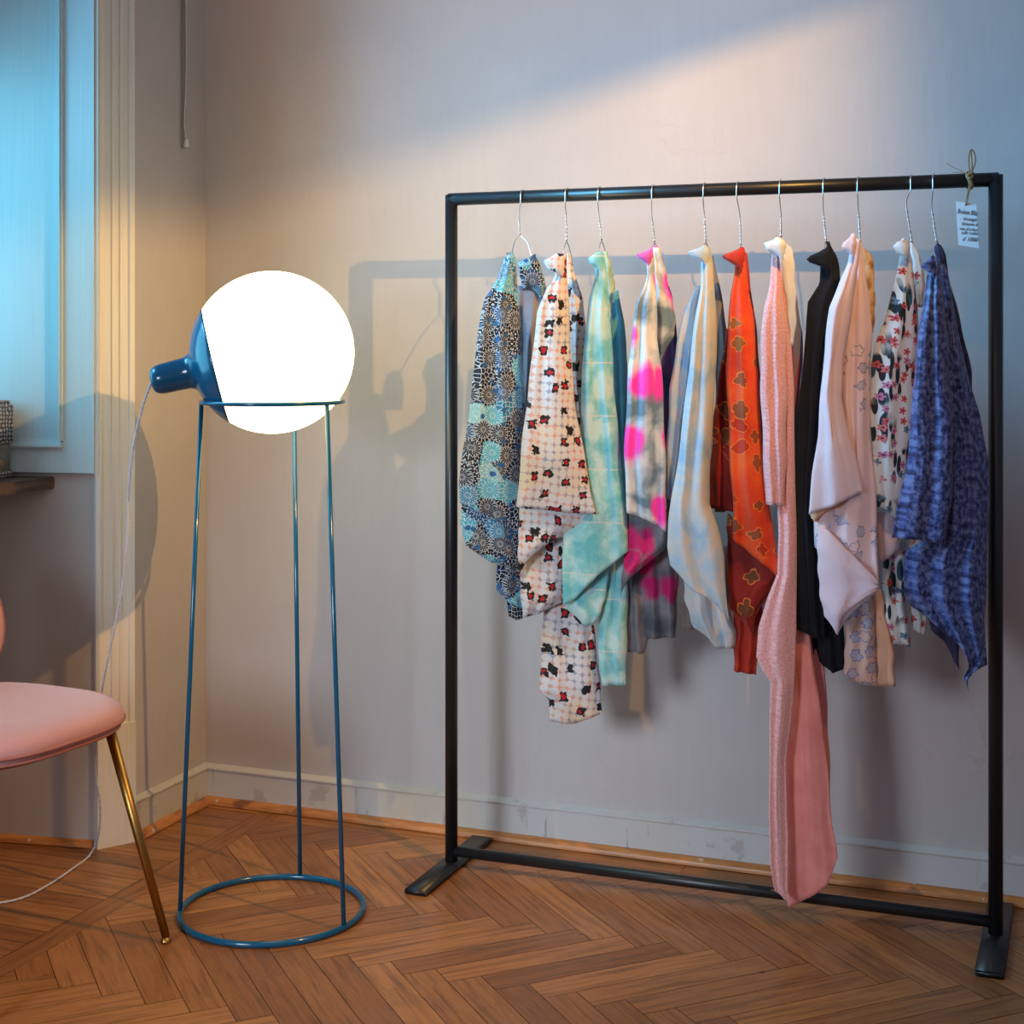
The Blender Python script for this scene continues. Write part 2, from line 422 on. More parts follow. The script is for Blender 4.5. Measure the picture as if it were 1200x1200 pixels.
def woven_box():
    # place: right face seen at px 22, front corner near px 0
    c0 = Vector((SP.x-.085, SP.y-.02))
    root = empty('woven_box', (c0.x, c0.y-.10, .914), 'grey woven box with a textured lid standing on the wooden sill board', 'box')
    bm = bmesh.new(); uvl = None
    x0, x1, y0, y1 = -.30+c0.x*0, .0, 0, 0
    t = NT('grey_woven_paper_cord', .8, 0, .2); p = t.uv('Object')
    br = t.n('ShaderNodeTexBrick'); t.put(br.inputs['Vector'], t.map(p, rot=(radians(90), 0, 0)))
    w1 = t.n('ShaderNodeTexWave', wave_type='BANDS', bands_direction='Z'); t.put(w1.inputs[0], p); w1.inputs['Scale'].default_value = 30; w1.inputs['Distortion'].default_value = 3; w1.inputs['Detail Scale'].default_value = 3
    pd = t.map(p, rot=(.0, .0, .9)); w2 = t.n('ShaderNodeTexWave', wave_type='BANDS', bands_direction='X'); t.put(w2.inputs[0], pd); w2.inputs['Scale'].default_value = 36; w2.inputs['Distortion'].default_value = 6; w2.inputs['Detail'].default_value = 2
    k = t.math('MULTIPLY', w1.outputs[1], w2.outputs[1])
    col = t.mix(t.ramp(k, [(.08, 0), (.4, 1)]), (.12, .11, .12), (.60, .56, .58))
    t.bump(k, .9, .004); mw = t.col(col)
    hx, hy = .105, .13
    ctr = (c0.x-hx, c0.y-hy-.02)
    bm = bmesh.new(); box(bm, (ctr[0]-hx, ctr[1]-hy, .990), (ctr[0]+hx, ctr[1]+hy, 1.104), .010); obj('lid', bm, mw, root)
    bm = bmesh.new(); box(bm, (ctr[0]-hx+.008, ctr[1]-hy+.008, .915), (ctr[0]+hx-.008, ctr[1]+hy-.008, 1.0), .004)
    body = obj('body', bm, plain('weathered_grey_card', (.22, .19, .18), .7, nscale=30, namp=.3), root)
    # metal-edged label holder with worn orange letters on the side facing the camera
    cu = bpy.data.curves.new('lettering', 'FONT'); cu.body = 'con'; cu.size = .030; cu.extrude = .0006; cu.align_x = 'RIGHT'
    lo = bpy.data.objects.new('lettering', cu); COL.objects.link(lo)
    lo.rotation_euler = (pi/2, 0, pi/2); lo.location = (ctr[0]+hx-.0078, ctr[1]+hy-.040, .944)
    bpy.context.view_layer.update(); dg = bpy.context.evaluated_depsgraph_get()
    me = bpy.data.meshes.new_from_object(lo.evaluated_get(dg)); mw_ = lo.matrix_world.copy(); bpy.data.objects.remove(lo); me.transform(mw_)
    me.materials.clear(); me.materials.append(plain('orange_print', (.75, .25, .05), .6))
    lo = bpy.data.objects.new('lettering', me); COL.objects.link(lo); lo.parent = root; lo.matrix_parent_inverse = root.matrix_world.inverted(); lo['label'] = 'orange lettering'
    bm = bmesh.new(); box(bm, (ctr[0]-hx+.004, ctr[1]-hy+.003, .9145), (ctr[0]+hx-.006, ctr[1]+hy-.004, .932), .003)
    obj('base_band', bm, mw, root)
    bm = bmesh.new(); box(bm, (ctr[0]-hx+.01, ctr[1]-hy+.02, 1.1035), (ctr[0]+hx-.035, ctr[1]+hy-.05, 1.1065), .001)
    obj('dark_tab', bm, plain('black_leather', (.012, .012, .014), .5), root)
woven_box()

# ------------------------------------------------------------------ pull cord at the corner
def pull_cord():
    x = .012; yc = -.12
    top = Vector((x, yc, HT-.02))
    root = empty('blind_pull_cord', (x, yc, 1.76), 'thin white pull cord with plastic end weight hanging by the room corner', 'cord')
    def q(px, py, X=.014):
        d = (px-600)/FPX; t_ = (X-PX)/(d*CA-SA); return Vector((X, PY+t_*(d*SA+CA), HC-t_*(py-400)/FPX))
    pts = [q(216.5, -420), q(217, -200), q(218, 0), q(218.5, 60), q(217.5, 110), q(216, 140), q(217.5, 163)]
    bm = bmesh.new(); tube(bm, smooth_path(pts), .0016, 8)
    mc = plain('white_cord', (.62, .60, .60), .6); obj('cord', bm, mc, root)
    e = q(218.5, 168); bm = bmesh.new(); lathe(bm, [(0, 0), (0, .004), (.004, .006), (.02, .0075), (.0215, .006), (.0215, 0)], e+Vector((0, 0, .012)), (0, 0, -1), 16)
    obj('end_weight', bm, plain('white_plastic', (.7, .68, .66), .35), root)
    bm = bmesh.new(); b0 = q(213, 174, .0); box(bm, (0, b0.y-.006, b0.z), (.009, b0.y+.006, HT), .0015)
    o = struct(obj('trim_5', bm, m_trim('conduit_shadow_grey', (.30, .28, .28)), None, False))  # raceway strip; its dark grey also paints the shadow beside the cord
pull_cord()

# ------------------------------------------------------------------ clothes rack
RX0, RX1, RY, RZ = .829, 2.066, -.235, 1.588
def rack():
    root = empty('clothes_rack', ((RX0+RX1)/2, RY, 0), 'black tubular steel clothes rack with flat feet holding eleven robes', 'clothes rack')
    r = .0150
    def miter(bm, a, b):
        tube(bm, [a, b], r, 24)
    bm = bmesh.new(); miter(bm, (RX0-.006, RY, RZ), (RX1+.006, RY, RZ)); obj('top_rail', bm, M_BLACK, root)
    for x in (RX0, RX1):
        bm = bmesh.new(); miter(bm, (x, RY, .012), (x, RY, RZ+.010))
        obj('upright', bm, M_BLACK, root)
        bm = bmesh.new(); box(bm, (x-.028, -.442, 0.0005), (x+.028, -.040, .013), .003); obj('foot', bm, M_BLACK, root)
    bm = bmesh.new(); tube(bm, [(RX0, RY, .037), (RX1, RY, .037)], .0125, 24); obj('bottom_rail', bm, M_BLACK, root)
rack()

# ------------------------------------------------------------------ floor lamp
M_BLUE = NT('petrol_blue_enamel', .16, 0, .55).col((.003, .085, .175))
def lamp():
    C = Vector((.578, -.642)); rb = .199; rt = .154; zt = 1.118; zg = 1.226; rg = .178
    root = empty('floor_lamp', (C.x, C.y, 0), 'floor lamp with glowing white globe resting on a petrol blue wire stand', 'lamp')
    ring = lambda R, z, n=72: [(C.x+R*cos(2*pi*k/n), C.y+R*sin(2*pi*k/n), z) for k in range(n)]
    bm = bmesh.new(); tube(bm, ring(rb, .0075), .0068, 12, True); obj('base_ring', bm, M_BLUE, root)
    bm = bmesh.new(); tube(bm, ring(rt, zt), .0048, 12, True); obj('top_ring', bm, M_BLUE, root)
    for px, py in ((211, 1068), (401, 1085), (345, 1034)):
        p = fl(px, py, .01); v = Vector((p.x-C.x, p.y-C.y)).normalized()
        bm = bmesh.new(); tube(bm, [(C.x+v.x*rb, C.y+v.y*rb, .010), (C.x+v.x*(rt-.001), C.y+v.y*(rt-.001), zt-.001)], .0050, 12)
        obj('leg', bm, M_BLUE, root)
    G = Vector((C.x, C.y, zg))
    right = Vector((CA, SA, 0)); view = (G-Vector((PX, PY, HC))).normalized()
    side = view.cross(Vector((0, 0, 1))).normalized()
    ax = (-side*.972+Vector((0, 0, -1))*.235).normalized()
    ca = .70
    # glass: emitting globe
    t = NT('opal_glass_lit', .2, 0, .5); t.col((.9, .9, .88))
    t.b.inputs['Emission Color'].default_value = (1, .86, .42, 1); t.b.inputs['Emission Strength'].default_value = 6.0
    bm = bmesh.new(); n = 40
    a0 = math.acos(ca)
    prof = [(rg*cos(a), rg*sin(a)) for a in [a0+(pi-a0)*i/n for i in range(n+1)]]; prof[-1] = (-rg, 0)
    lathe(bm, prof, G, ax, 72); obj('globe', bm, t.m, root)
    # cap and socket
    R2 = rg+.002; a1 = math.asin(.045/R2)
    prof = [(rg*ca-.001, rg*sin(a0)-.004), (R2*ca-.001, R2*sin(math.acos(ca)))]+[(R2*cos(a), R2*sin(a)) for a in [a0+(a1-a0)*i/16 for i in range(1, 17)]]
    h = prof[-1][0]
    prof += [(h+.006, .039), (h+.013, .0355), (h+.030, .034), (h+.068, .033), (h+.080, .031), (h+.088, .026), (h+.092, .018), (h+.093, .006), (h+.093, 0)]
    bm = bmesh.new(); lathe(bm, prof, G, ax, 64); cap = obj('cap', bm, M_BLUE, root); cap['label'] = 'petrol blue enamel cap with socket'
    # twisted flex
    e = G+ax*(h+.092)
    s0 = Vector((PX, PY, HC))
    cz = (e-s0).dot(Vector((-SA, CA, 0)))
    pts = [e-ax*.004, atZ(176, 452, cz), atZ(168, 474, cz+.01), atZ(158, 515, cz+.02), atZ(151, 570, cz+.04), atZ(149.5, 630, cz+.06), atZ(143, 690, cz+.09), atZ(131, 750, cz+.13), atZ(121, 800, cz+.17), atZ(115, 850, cz+.22),
           atZ(112, 900, 3.60), atZ(117, 940, 3.63), atZ(116, 975, 3.66), fl(106, 1001, .004), fl(85, 1018, .004), fl(55, 1038, .004), fl(20, 1054, .004), fl(-30, 1060, .004), fl(-120, 1058, .004)]
    P = smooth_path(pts, 14)
    mc = NT('white_twisted_flex', .6).col((.60, .60, .66))
    bm = bmesh.new()
    dense = []
    for a, b in zip(P, P[1:]):
        m_ = max(1, int((b-a).length/.004))
        for k in range(m_): dense.append(a.lerp(b, k/m_))
    for ph in (0, pi):
        q = []; s = 0
        for i, p_ in enumerate(dense):
            s += .004
            q.append(p_+right*cos(s*260+ph)*.0014+Vector((-SA, CA, .5)).normalized()*sin(s*260+ph)*.0014)
        tube(bm, q, .0019, 6)
    fx = obj('flex_cord', bm, mc, root); fx['label'] = 'white twisted cable'
lamp()

# added dome above the frame, shaped to cut the top off the warm beam
def dome():
    root = empty('beam_cut_dome', SPOT+Vector((0, 0, .16)), 'unseen black metal dome added high above the clothes rack to cut the warm beam', 'lamp')
    ax = Vector((-.27, 0, -1)).normalized()    # mouth plane tilts down towards the left wall
    ax = Vector((.27, 0, 1)).normalized() if False else Vector((-.26, 0, 1)).normalized()
    bm = bmesh.new(); R = .15
    prof = [(R*sin(a), R*cos(a)) for a in [i*pi/2/14 for i in range(15)]]; prof[-1] = (R, 0)
    prof2 = [(R*.97*sin(a), R*.97*cos(a)) for a in [i*pi/2/14 for i in range(15)]][::-1]; prof2[0] = (R*.97, 0)
    lathe(bm, prof, SPOT, ax, 48)
    obj('shade', bm, M_BLACK, root)
    bm = bmesh.new(); tube(bm, [SPOT+ax*R, SPOT+ax*R+Vector((0, 0, .95))], .008, 10); obj('stem', bm, M_BLACK, root)
dome()

# ------------------------------------------------------------------ chair
def chair():
    cx, cz = -1.083, 3.12; C = W(cx, cz); th = radians(20)+YAW
    root = empty('upholstered_chair', C, 'pale pink velvet chair with slim brass legs at the left edge', 'chair')
    ex = Vector((cos(th-pi/4), sin(th-pi/4), 0)); ey = Vector((-ex.y, ex.x, 0))   # seat axes; a corner points to th
    t = NT('pink_velvet', .85, 0, .15); t.b.inputs['Sheen Weight'].default_value = .7; t.b.inputs['Sheen Roughness'].default_value = .4
    t.b.inputs['Sheen Tint'].default_value = (1, .85, .85, 1)
    n1 = t.noise(t.uv('Object'), 7, 3); t.bump(t.noise(t.uv('Object'), 300, 2), .15, .001)
    M_V = t.col(t.mix(n1, (.50, .25, .24), (.62, .33, .33)))
    t = NT('pink_piping', .7, 0, .2); M_P = t.col((.38, .15, .13))
    t = NT('brass', .36, 1); M_B = t.col((.38, .21, .055))
    def sq(a, r, e=3.0):
        c_, s_ = cos(a), sin(a); k = (abs(c_)**e+abs(s_)**e)**(-1/e); return c_*k*r, s_*k*r
    def loop(r, z, n=72, e=3.0):
        out = []
        for i in range(n):
            u, v = sq(2*pi*i/n, r, e); out.append(C+ex*u+ey*v+Vector((0, 0, z)))
        return out
    def shell(prof, e=3.0):
        bm = bmesh.new(); rings = [[bm.verts.new(p) for p in loop(r, z, 72, e)] for r, z in prof]
        for A, B in zip(rings, rings[1:]):
            for k in range(72): bm.faces.new((A[k], A[(k+1) % 72], B[(k+1) % 72], B[k]))
        bm.faces.new(rings[0][::-1]); bm.faces.new(rings[-1]); return bm
    R = .245; zt = .494
    obj('seat', shell([(.05, zt-.062), (R-.05, zt-.062), (R-.02, zt-.058), (R-.006, zt-.048), (R, zt-.036), (R+.001, zt-.024), (R-.004, zt-.012), (R-.018, zt-.002), (R-.04, zt+.004), (R-.09, zt+.008), (R*.4, zt+.009), (.02, zt+.009)]), M_V, root)
    bm = bmesh.new(); tube(bm, loop(R+.001, zt-.037), .004, 8, True); obj('piping', bm, M_P, root)
    bm = bmesh.new(); tube(bm, loop(R-.008, zt-.052), .0045, 8, True); tube(bm, loop(R-.05, zt-.066, 72), .006, 8, True); obj('under_frame', bm, M_P, root)
    for k, a in enumerate((0, pi/2, pi, 3*pi/2)):
        d = Vector((cos(th+a), sin(th+a), 0))
        top = C+d*.245+Vector((0, 0, zt-.058)); ft = C+d*.365+Vector((0, 0, .012))
        if k == 0: ft = fl(194.5, 1098, .012)
        bm = bmesh.new(); tube(bm, [top, ft], [.0115, .0085], 16); lg = obj('leg', bm, M_B, root)
        bm = bmesh.new(); lathe(bm, [(0, 0), (0, .010), (.004, .012), (.008, .010), (.012, .007), (.012, 0)], (ft.x, ft.y, .0005), (0, 0, 1), 20)
        g = bpy.data.meshes.new('foot_cap'); bmesh.ops.recalc_face_normals(bm, faces=bm.faces); bm.to_mesh(g); bm.free(); g.materials.append(M_B)
        fo = bpy.data.objects.new('foot_cap', g); COL.objects.link(fo); bpy.context.view_layer.update(); fo.parent = lg; fo.matrix_parent_inverse = lg.matrix_world.inverted()
    # backrest: rounded shell above the far left corner
    bd = Vector((cos(th+pi*.75+.12), sin(th+pi*.75+.12), 0)); bs = Vector((-bd.y, bd.x, 0))
    bm = bmesh.new(); rings = []
    wid = .205; hgt = .17; zc = .635; nn = 48
    def bpnt(u, v, k):   # u,v in unit disc, k thickness
        bend = .5*(u*wid)**2/.2
        return C+bd*(.215-bend+.12*(v*hgt)+k)+bs*(u*wid)+Vector((0, 0, zc+v*hgt))
    for (s, k) in ((.0, -.022), (.5, -.022), (.85, -.018), (.96, -.010), (1, .0), (.985, .010), (.9, .016), (.5, .02), (0, .02)):
        rings.append([bm.verts.new(bpnt(*[q*s for q in sq(2*pi*i/nn, 1, 2.4)], k)) for i in range(nn)])
    for A, B in zip(rings, rings[1:]):
        for k in range(nn): bm.faces.new((A[k], A[(k+1) % nn], B[(k+1) % nn], B[k]))
    bmesh.ops.remove_doubles(bm, verts=bm.verts, dist=1e-5)
    obj('backrest', bm, M_V, root)
    bm = bmesh.new(); tube(bm, [bpnt(*sq(2*pi*i/nn, 1.0, 2.4), .003) for i in range(nn)], .005, 8, True); obj('backrest_piping', bm, M_P, root)
    for s in (-1, 1):
        bm = bmesh.new(); tube(bm, smooth_path([C+bd*.18+bs*(.05*s)+Vector((0, 0, zt-.06)), C+bd*.235+bs*(.05*s)+Vector((0, 0, zt-.02)), C+bd*.245+bs*(.05*s)+Vector((0, 0, zc-.12)), C+bd*.25+bs*(.05*s)+Vector((0, 0, zc-.04))], 6), .007, 10); obj('back_support', bm, M_B, root)
chair()

# ------------------------------------------------------------------ cloth materials (UV is in metres)
def cloth_nt(name, rough=.85, weave=1400, sheen=.15, bs=.25):
    t = NT(name, rough, 0, .2); t.b.inputs['Sheen Weight'].default_value = sheen
    uv = t.uv('UV')
    t.bump(t.math('ADD', t.math('MULTIPLY', t.noise(uv, 22, 4, .6), 3.2), t.noise(uv, weave*.4, 2)), bs, .003)
    return t, uv
def local(t, uv, scale, rnd, warp=0, wscale=10):
    if warp: uv = t.vm('ADD', uv, t.vm('SCALE', t.vm('SUBTRACT', t.noise(uv, wscale, 2, col=True), (.5, .5, .5)), scale=warp))
    v = t.vor(uv, scale, rnd); d = t.vm('SUBTRACT', uv, v.outputs['Position']); d = t.vm('SCALE', d, scale=scale)
    x, y, z = t.sep(d); r = t.math('SQRT', t.math('ADD', t.math('MULTIPLY', x, x), t.math('MULTIPLY', y, y)))
    return v, r, t.math('ARCTAN2', y, x), t.sep(v.outputs['Color'])
def m_chrys(name, white, dark):
    t, uv = cloth_nt(name)
    def layer(scale, n, rn):
        v, r, a, c = local(t, uv, scale, .95)
        q = t.math('MULTIPLY', r, rn); par = t.math('MULTIPLY', t.math('FLOOR', q), pi/2)
        lob = t.math('ABSOLUTE', t.math('SINE', t.math('ADD', t.math('MULTIPLY', a, n), par)))
        spoke = t.math('MULTIPLY', t.sm(lob, .40, .12), t.sm(r, .04, .12))
        arc = t.math('FRACT', t.math('SUBTRACT', q, t.math('MULTIPLY', lob, .55)))
        return t.math('MAXIMUM', t.sm(arc, .82, .96), spoke), c, r
    rim, c, r = layer(23, 8, 3.1)
    base = t.ramp(c[0], [(0, (.010, .012, .03)), (.30, (.012, .06, .16)), (.44, (.02, .17, .30)), (.56, (.008, .01, .022)), (.74, (.06, .34, .45)), (.95, (.20, .42, .45))], 'CONSTANT')
    v2 = t.vor(uv, 95, .8); e2 = t.sm(t.vor(uv, 95, .8, 'DISTANCE_TO_EDGE').outputs[0], .09, .03)
    sel = t.math('GREATER_THAN', c[1], .86)
    rim = t.mix(sel, rim, e2)
    leaf, lc, lr = layer(70, 1, 1)
    on = t.math('MULTIPLY', t.sm(t.vor(uv, 26, 1).outputs[0], .17, .14), t.math('GREATER_THAN', c[2], .3))
    base = t.mix(on, base, (.02, .10, .26)); rim = t.math('MULTIPLY', rim, t.math('SUBTRACT', 1.0, on))
    return t.col(t.mix(t.math('MULTIPLY', rim, .85), base, white))
def m_lattice(name, k=1.0):
    t, uv = cloth_nt(name)
    uvw = t.vm('ADD', uv, t.vm('SCALE', t.noise(uv, 9, 2, col=True), scale=.022))
    v = t.vor(t.map(uvw, rot=(0, 0, .06)), 54, .12); s = t.sm(v.outputs[0], .44, .54)
    big = t.noise(uv, 14, 2)
    gap = t.mix(t.ramp(big, [(.42, 0), (.56, 1)]), (.30*k, .30*k, .36*k), (.66*k, .33*k, .24*k))
    wh = t.mix(t.ramp(t.noise(uv, 8, 2), [(.5, 0), (.66, .8)]), (.60*k, .57*k, .58*k), (.68*k, .54*k, .36*k))
    c = t.mix(s, wh, gap)
    vf, r, a, cc = local(t, uv, 25, .85, .02, 60)
    jag = t.math('SUBTRACT', r, t.math('MULTIPLY', t.math('ABSOLUTE', t.math('SINE', t.math('MULTIPLY', a, 2))), .10))
    jag = t.math('ADD', jag, t.math('MULTIPLY', t.noise(uv, 190, 2), .30))
    on = t.math('MULTIPLY', t.sm(jag, .36, .32), t.math('GREATER_THAN', cc[0], .18))
    c = t.mix(on, c, (.014, .012, .014))
    core = t.math('MULTIPLY', t.math('MULTIPLY', t.sm(r, .145, .10), on), t.math('GREATER_THAN', cc[1], .3))
    return t.col(t.mix(core, c, (.42*k, .012, .02)))
def m_dye(name, stops, scale=9, sc=(1, .85, 1), rough=.8, dist=.25, extra=None, sheen=.15):
    t, uv = cloth_nt(name, rough, sheen=sheen)
    f = t.noise(t.map(uv, sc=sc), scale, 5, .58, dist)
    c = t.ramp(f, stops)
    if extra: c = extra(t, uv, c)
    return t.col(c)
def mint_extra(t, uv, c):
    x, y, z = t.sep(uv); l = t.math('ABSOLUTE', t.math('SUBTRACT', t.math('FRACT', t.math('MULTIPLY', y, 8.5)), .5))
    dash = t.math('GREATER_THAN', t.math('FRACT', t.math('MULTIPLY', x, 150)), .35)
    return t.mix(t.math('MULTIPLY', t.sm(l, .016, .008), dash), c, (.75, .62, .60))
def m_blob(name, base_stops, blob, k=11):
    t, uv = cloth_nt(name, .6)
    f = t.noise(uv, 13, 4, .5, .3); c = t.ramp(f, base_stops)
    w = t.vm('ADD', t.map(uv, sc=(1, .72, 1)), t.vm('SCALE', t.noise(uv, 16, 3, col=True), scale=.045))
    v = t.vor(w, k, .85); on = t.math('MULTIPLY', t.sm(v.outputs[0], .42, .20), t.math('GREATER_THAN', t.sep(v.outputs['Color'])[0], .25))
    return t.col(t.mix(on, c, blob))
def m_floral(name, ground, k=1.0):
    t, uv = cloth_nt(name)
    c = t.mix(0.0, ground, ground)
    mask = t.ramp(t.noise(uv, 9, 2), [(.47, 0), (.53, 1)])
    for sc, rot, off, colr in ((46, .6, 0., (.012, .03, .045)), (40, 2.1, 3., (.025, .08, .11)), (52, 1.3, 7., (.02, .02, .03)), (60, 2.7, 5., (.012, .025, .04))):
        u2 = t.map(uv, loc=(off, off*.7, 0), rot=(0, 0, rot), sc=(1, .26, 1))
        v, r, a, cc = local(t, u2, sc, .9)
        on = t.math('MULTIPLY', t.sm(r, .27, .22), t.math('GREATER_THAN', cc[0], .22))
        on = t.math('MULTIPLY', on, mask)
        c = t.mix(on, c, tuple(x*k for x in colr))
    v, r, a, cc = local(t, uv, 42, .9)
    pet = t.math('ADD', .17, t.math('MULTIPLY', t.math('ABSOLUTE', t.math('COSINE', t.math('MULTIPLY', a, 2.5))), .19))
    on = t.math('MULTIPLY', t.math('LESS_THAN', r, pet), t.math('MULTIPLY', t.math('GREATER_THAN', cc[0], .30), t.ramp(t.noise(uv, 9, 2), [(.38, 0), (.42, 1)])))
    fc = t.ramp(cc[1], [(0, (.55*k, .09*k, .10*k)), (.35, (.50*k, .17*k, .30*k)), (.6, (.10*k, .20*k, .30*k)), (.75, (.62*k, .16*k, .16*k))], 'CONSTANT')
    c = t.mix(on, c, fc)
    c = t.mix(t.math('MULTIPLY', t.sm(r, .09, .06), on), c, (.08, .01, .02))
    return t.col(c)
def red_extra(t, uv, c):
    w = t.vm('ADD', uv, t.vm('SCALE', t.noise(uv, 22, 3, col=True), scale=.035))
    v, r, a, cc = local(t, w, 19, .9)
    pet = t.math('ADD', .20, t.math('MULTIPLY', t.math('ABSOLUTE', t.math('COSINE', t.math('MULTIPLY', a, 2))), .12))
    d = t.math('SUBTRACT', r, pet); sel = t.math('GREATER_THAN', cc[0], .42)
    c = t.mix(t.math('MULTIPLY', t.math('MULTIPLY', t.sm(d, .03, -.03), sel), .75), c, t.ramp(cc[1], [(0, (.14, .06, .02)), (.5, (.38, .02, .01)), (.8, (.16, .10, .02))], 'CONSTANT'))
    c = t.mix(t.math('MULTIPLY', t.math('MULTIPLY', t.sm(t.math('ABSOLUTE', d), .03, .012), sel), .8), c, (.85, .22, .03))
    return c
def line_floral(t, uv, c, amt=.8):
    w = t.vm('ADD', uv, t.vm('SCALE', t.noise(uv, 30, 3, col=True), scale=.02))
    v, r, a, cc = local(t, w, 30, .9)
    pet = t.math('ADD', .26, t.math('MULTIPLY', t.math('ABSOLUTE', t.math('COSINE', t.math('MULTIPLY', a, 3))), .12))
    ln = t.sm(t.math('ABSOLUTE', t.math('SUBTRACT', r, pet)), .05, .02)
    fill = t.math('MULTIPLY', t.math('LESS_THAN', r, pet), t.math('GREATER_THAN', cc[0], .45))
    c = t.mix(t.math('MULTIPLY', fill, .55), c, (.28, .33, .50))
    return t.mix(t.math('MULTIPLY', ln, amt), c, (.09, .12, .28))

K = {}
K['chrys'] = m_chrys('blue_chrysanthemum_print', (.62, .66, .70), 0)
K['chrys_d'] = K['chrys']
K['lining1'] = m_dye('grey_mauve_sheer_lining', [(.3, (.16, .16, .21)), (.7, (.30, .28, .33))], 14, rough=.45)
K['lattice'] = m_lattice('cream_lattice_print')
K['mint'] = m_dye('mint_hand_dyed_cotton', [(.36, (.12, .45, .50)), (.48, (.25, .56, .58)), (.58, (.48, .68, .66))], 16, extra=mint_extra)
K['teal'] = m_dye('teal_dyed_cotton', [(.30, (.05, .22, .28)), (.7, (.14, .40, .46))], 10)
K['green'] = m_dye('green_cream_collar', [(.35, (.20, .34, .22)), (.6, (.62, .66, .52))], 18)
K['blob'] = m_blob('grey_silk_magenta_spots', [(.38, (.14, .21, .27)), (.50, (.48, .52, .56)), (.60, (.72, .69, .68))], (.92, .05, .42))
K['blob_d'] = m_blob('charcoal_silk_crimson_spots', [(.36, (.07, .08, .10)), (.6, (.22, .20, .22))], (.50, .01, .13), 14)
K['magenta'] = m_dye('magenta_violet_collar', [(.35, (.55, .10, .50)), (.6, (.75, .12, .32))], 25)
K['navy'] = m_dye('navy_dyed_silk', [(.35, (.03, .06, .11)), (.6, (.14, .05, .14))], 12)
K['pale'] = m_dye('pale_cloud_dyed_silk', [(.36, (.30, .42, .55)), (.46, (.44, .50, .55)), (.55, (.56, .50, .46)), (.64, (.40, .48, .56))], 15, (1, .8, 1), .55)
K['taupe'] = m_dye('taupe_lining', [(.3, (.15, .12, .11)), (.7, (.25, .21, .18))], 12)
K['red'] = m_dye('vermilion_printed_silk', [(.3, (.40, .018, .006)), (.5, (.72, .055, .010)), (.7, (.80, .13, .015))], 9, extra=red_extra, rough=.6)
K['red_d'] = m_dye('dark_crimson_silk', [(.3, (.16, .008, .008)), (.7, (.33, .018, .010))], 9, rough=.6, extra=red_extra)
K['redplain'] = m_dye('rust_red_lining', [(.3, (.30, .012, .008)), (.7, (.50, .035, .012))], 12, rough=.6)
t, uv = cloth_nt('pink_terry', .95, 900, .5); K['terry'] = t.col(t.mix(t.ramp(t.noise(uv, 190, 3, .7), [(.35, 0), (.65, 1)]), (.74, .30, .30), (.92, .50, .49)))
t.bump(t.noise(uv, 230, 3, .7), .9, .005)
K['salmon'] = m_dye('salmon_crepe', [(.3, (.70, .22, .20)), (.7, (.80, .30, .27))], 20, rough=.9)
K['cream'] = m_dye('cream_white_collar', [(.3, (.62, .64, .68)), (.7, (.74, .72, .70))], 14)
K['violet'] = m_dye('violet_blue_lining', [(.35, (.10, .14, .30)), (.5, (.20, .22, .42)), (.62, (.42, .08, .14))], 9, (3, .3, 1))
K['black'] = m_dye('black_wool', [(.3, (.006, .007, .010)), (.7, (.012, .013, .018))], 20, rough=.75, sheen=.02)
def pinkflor(t, uv, c):
    v = t.noise(t.map(uv, sc=(1.6, .5, 1)), 11, 1); m = t.ramp(v, [(.57, 0), (.60, 1)])
    f = line_floral(t, uv, c, .75); return t.mix(m, c, f)
K['pink'] = m_dye('pale_pink_cotton', [(.3, (.64, .48, .54)), (.7, (.72, .55, .59))], 8)
K['pinkfl'] = m_dye('pale_pink_with_blue_line_flowers', [(.3, (.72, .52, .55)), (.7, (.80, .59, .60))], 8, extra=pinkflor)
K['peach'] = m_dye('peach_lining', [(.3, (.62, .32, .20)), (.7, (.72, .42, .28))], 10)
K['peachfl'] = m_dye('peach_with_blue_line_flowers', [(.3, (.60, .33, .25)), (.7, (.70, .42, .32))], 10, extra=line_floral)
K['gold'] = m_dye('ochre_print_lining', [(.35, (.30, .15, .06)), (.5, (.62, .34, .14)), (.6, (.70, .50, .34))], 40)
K['floral'] = m_floral('white_floral_print', (.66, .67, .68))
K['floral_d'] = K['floral']
K['indigo'] = m_dye('indigo_mottled_cotton', [(.36, (.014, .015, .055)), (.48, (.05, .065, .20)), (.60, (.15, .17, .34))], 95, (1, .8, 1), .3)
K['indigo2'] = m_dye('indigo_mottled_dark_lining', [(.34, (.012, .012, .035)), (.6, (.045, .045, .10))], 60)

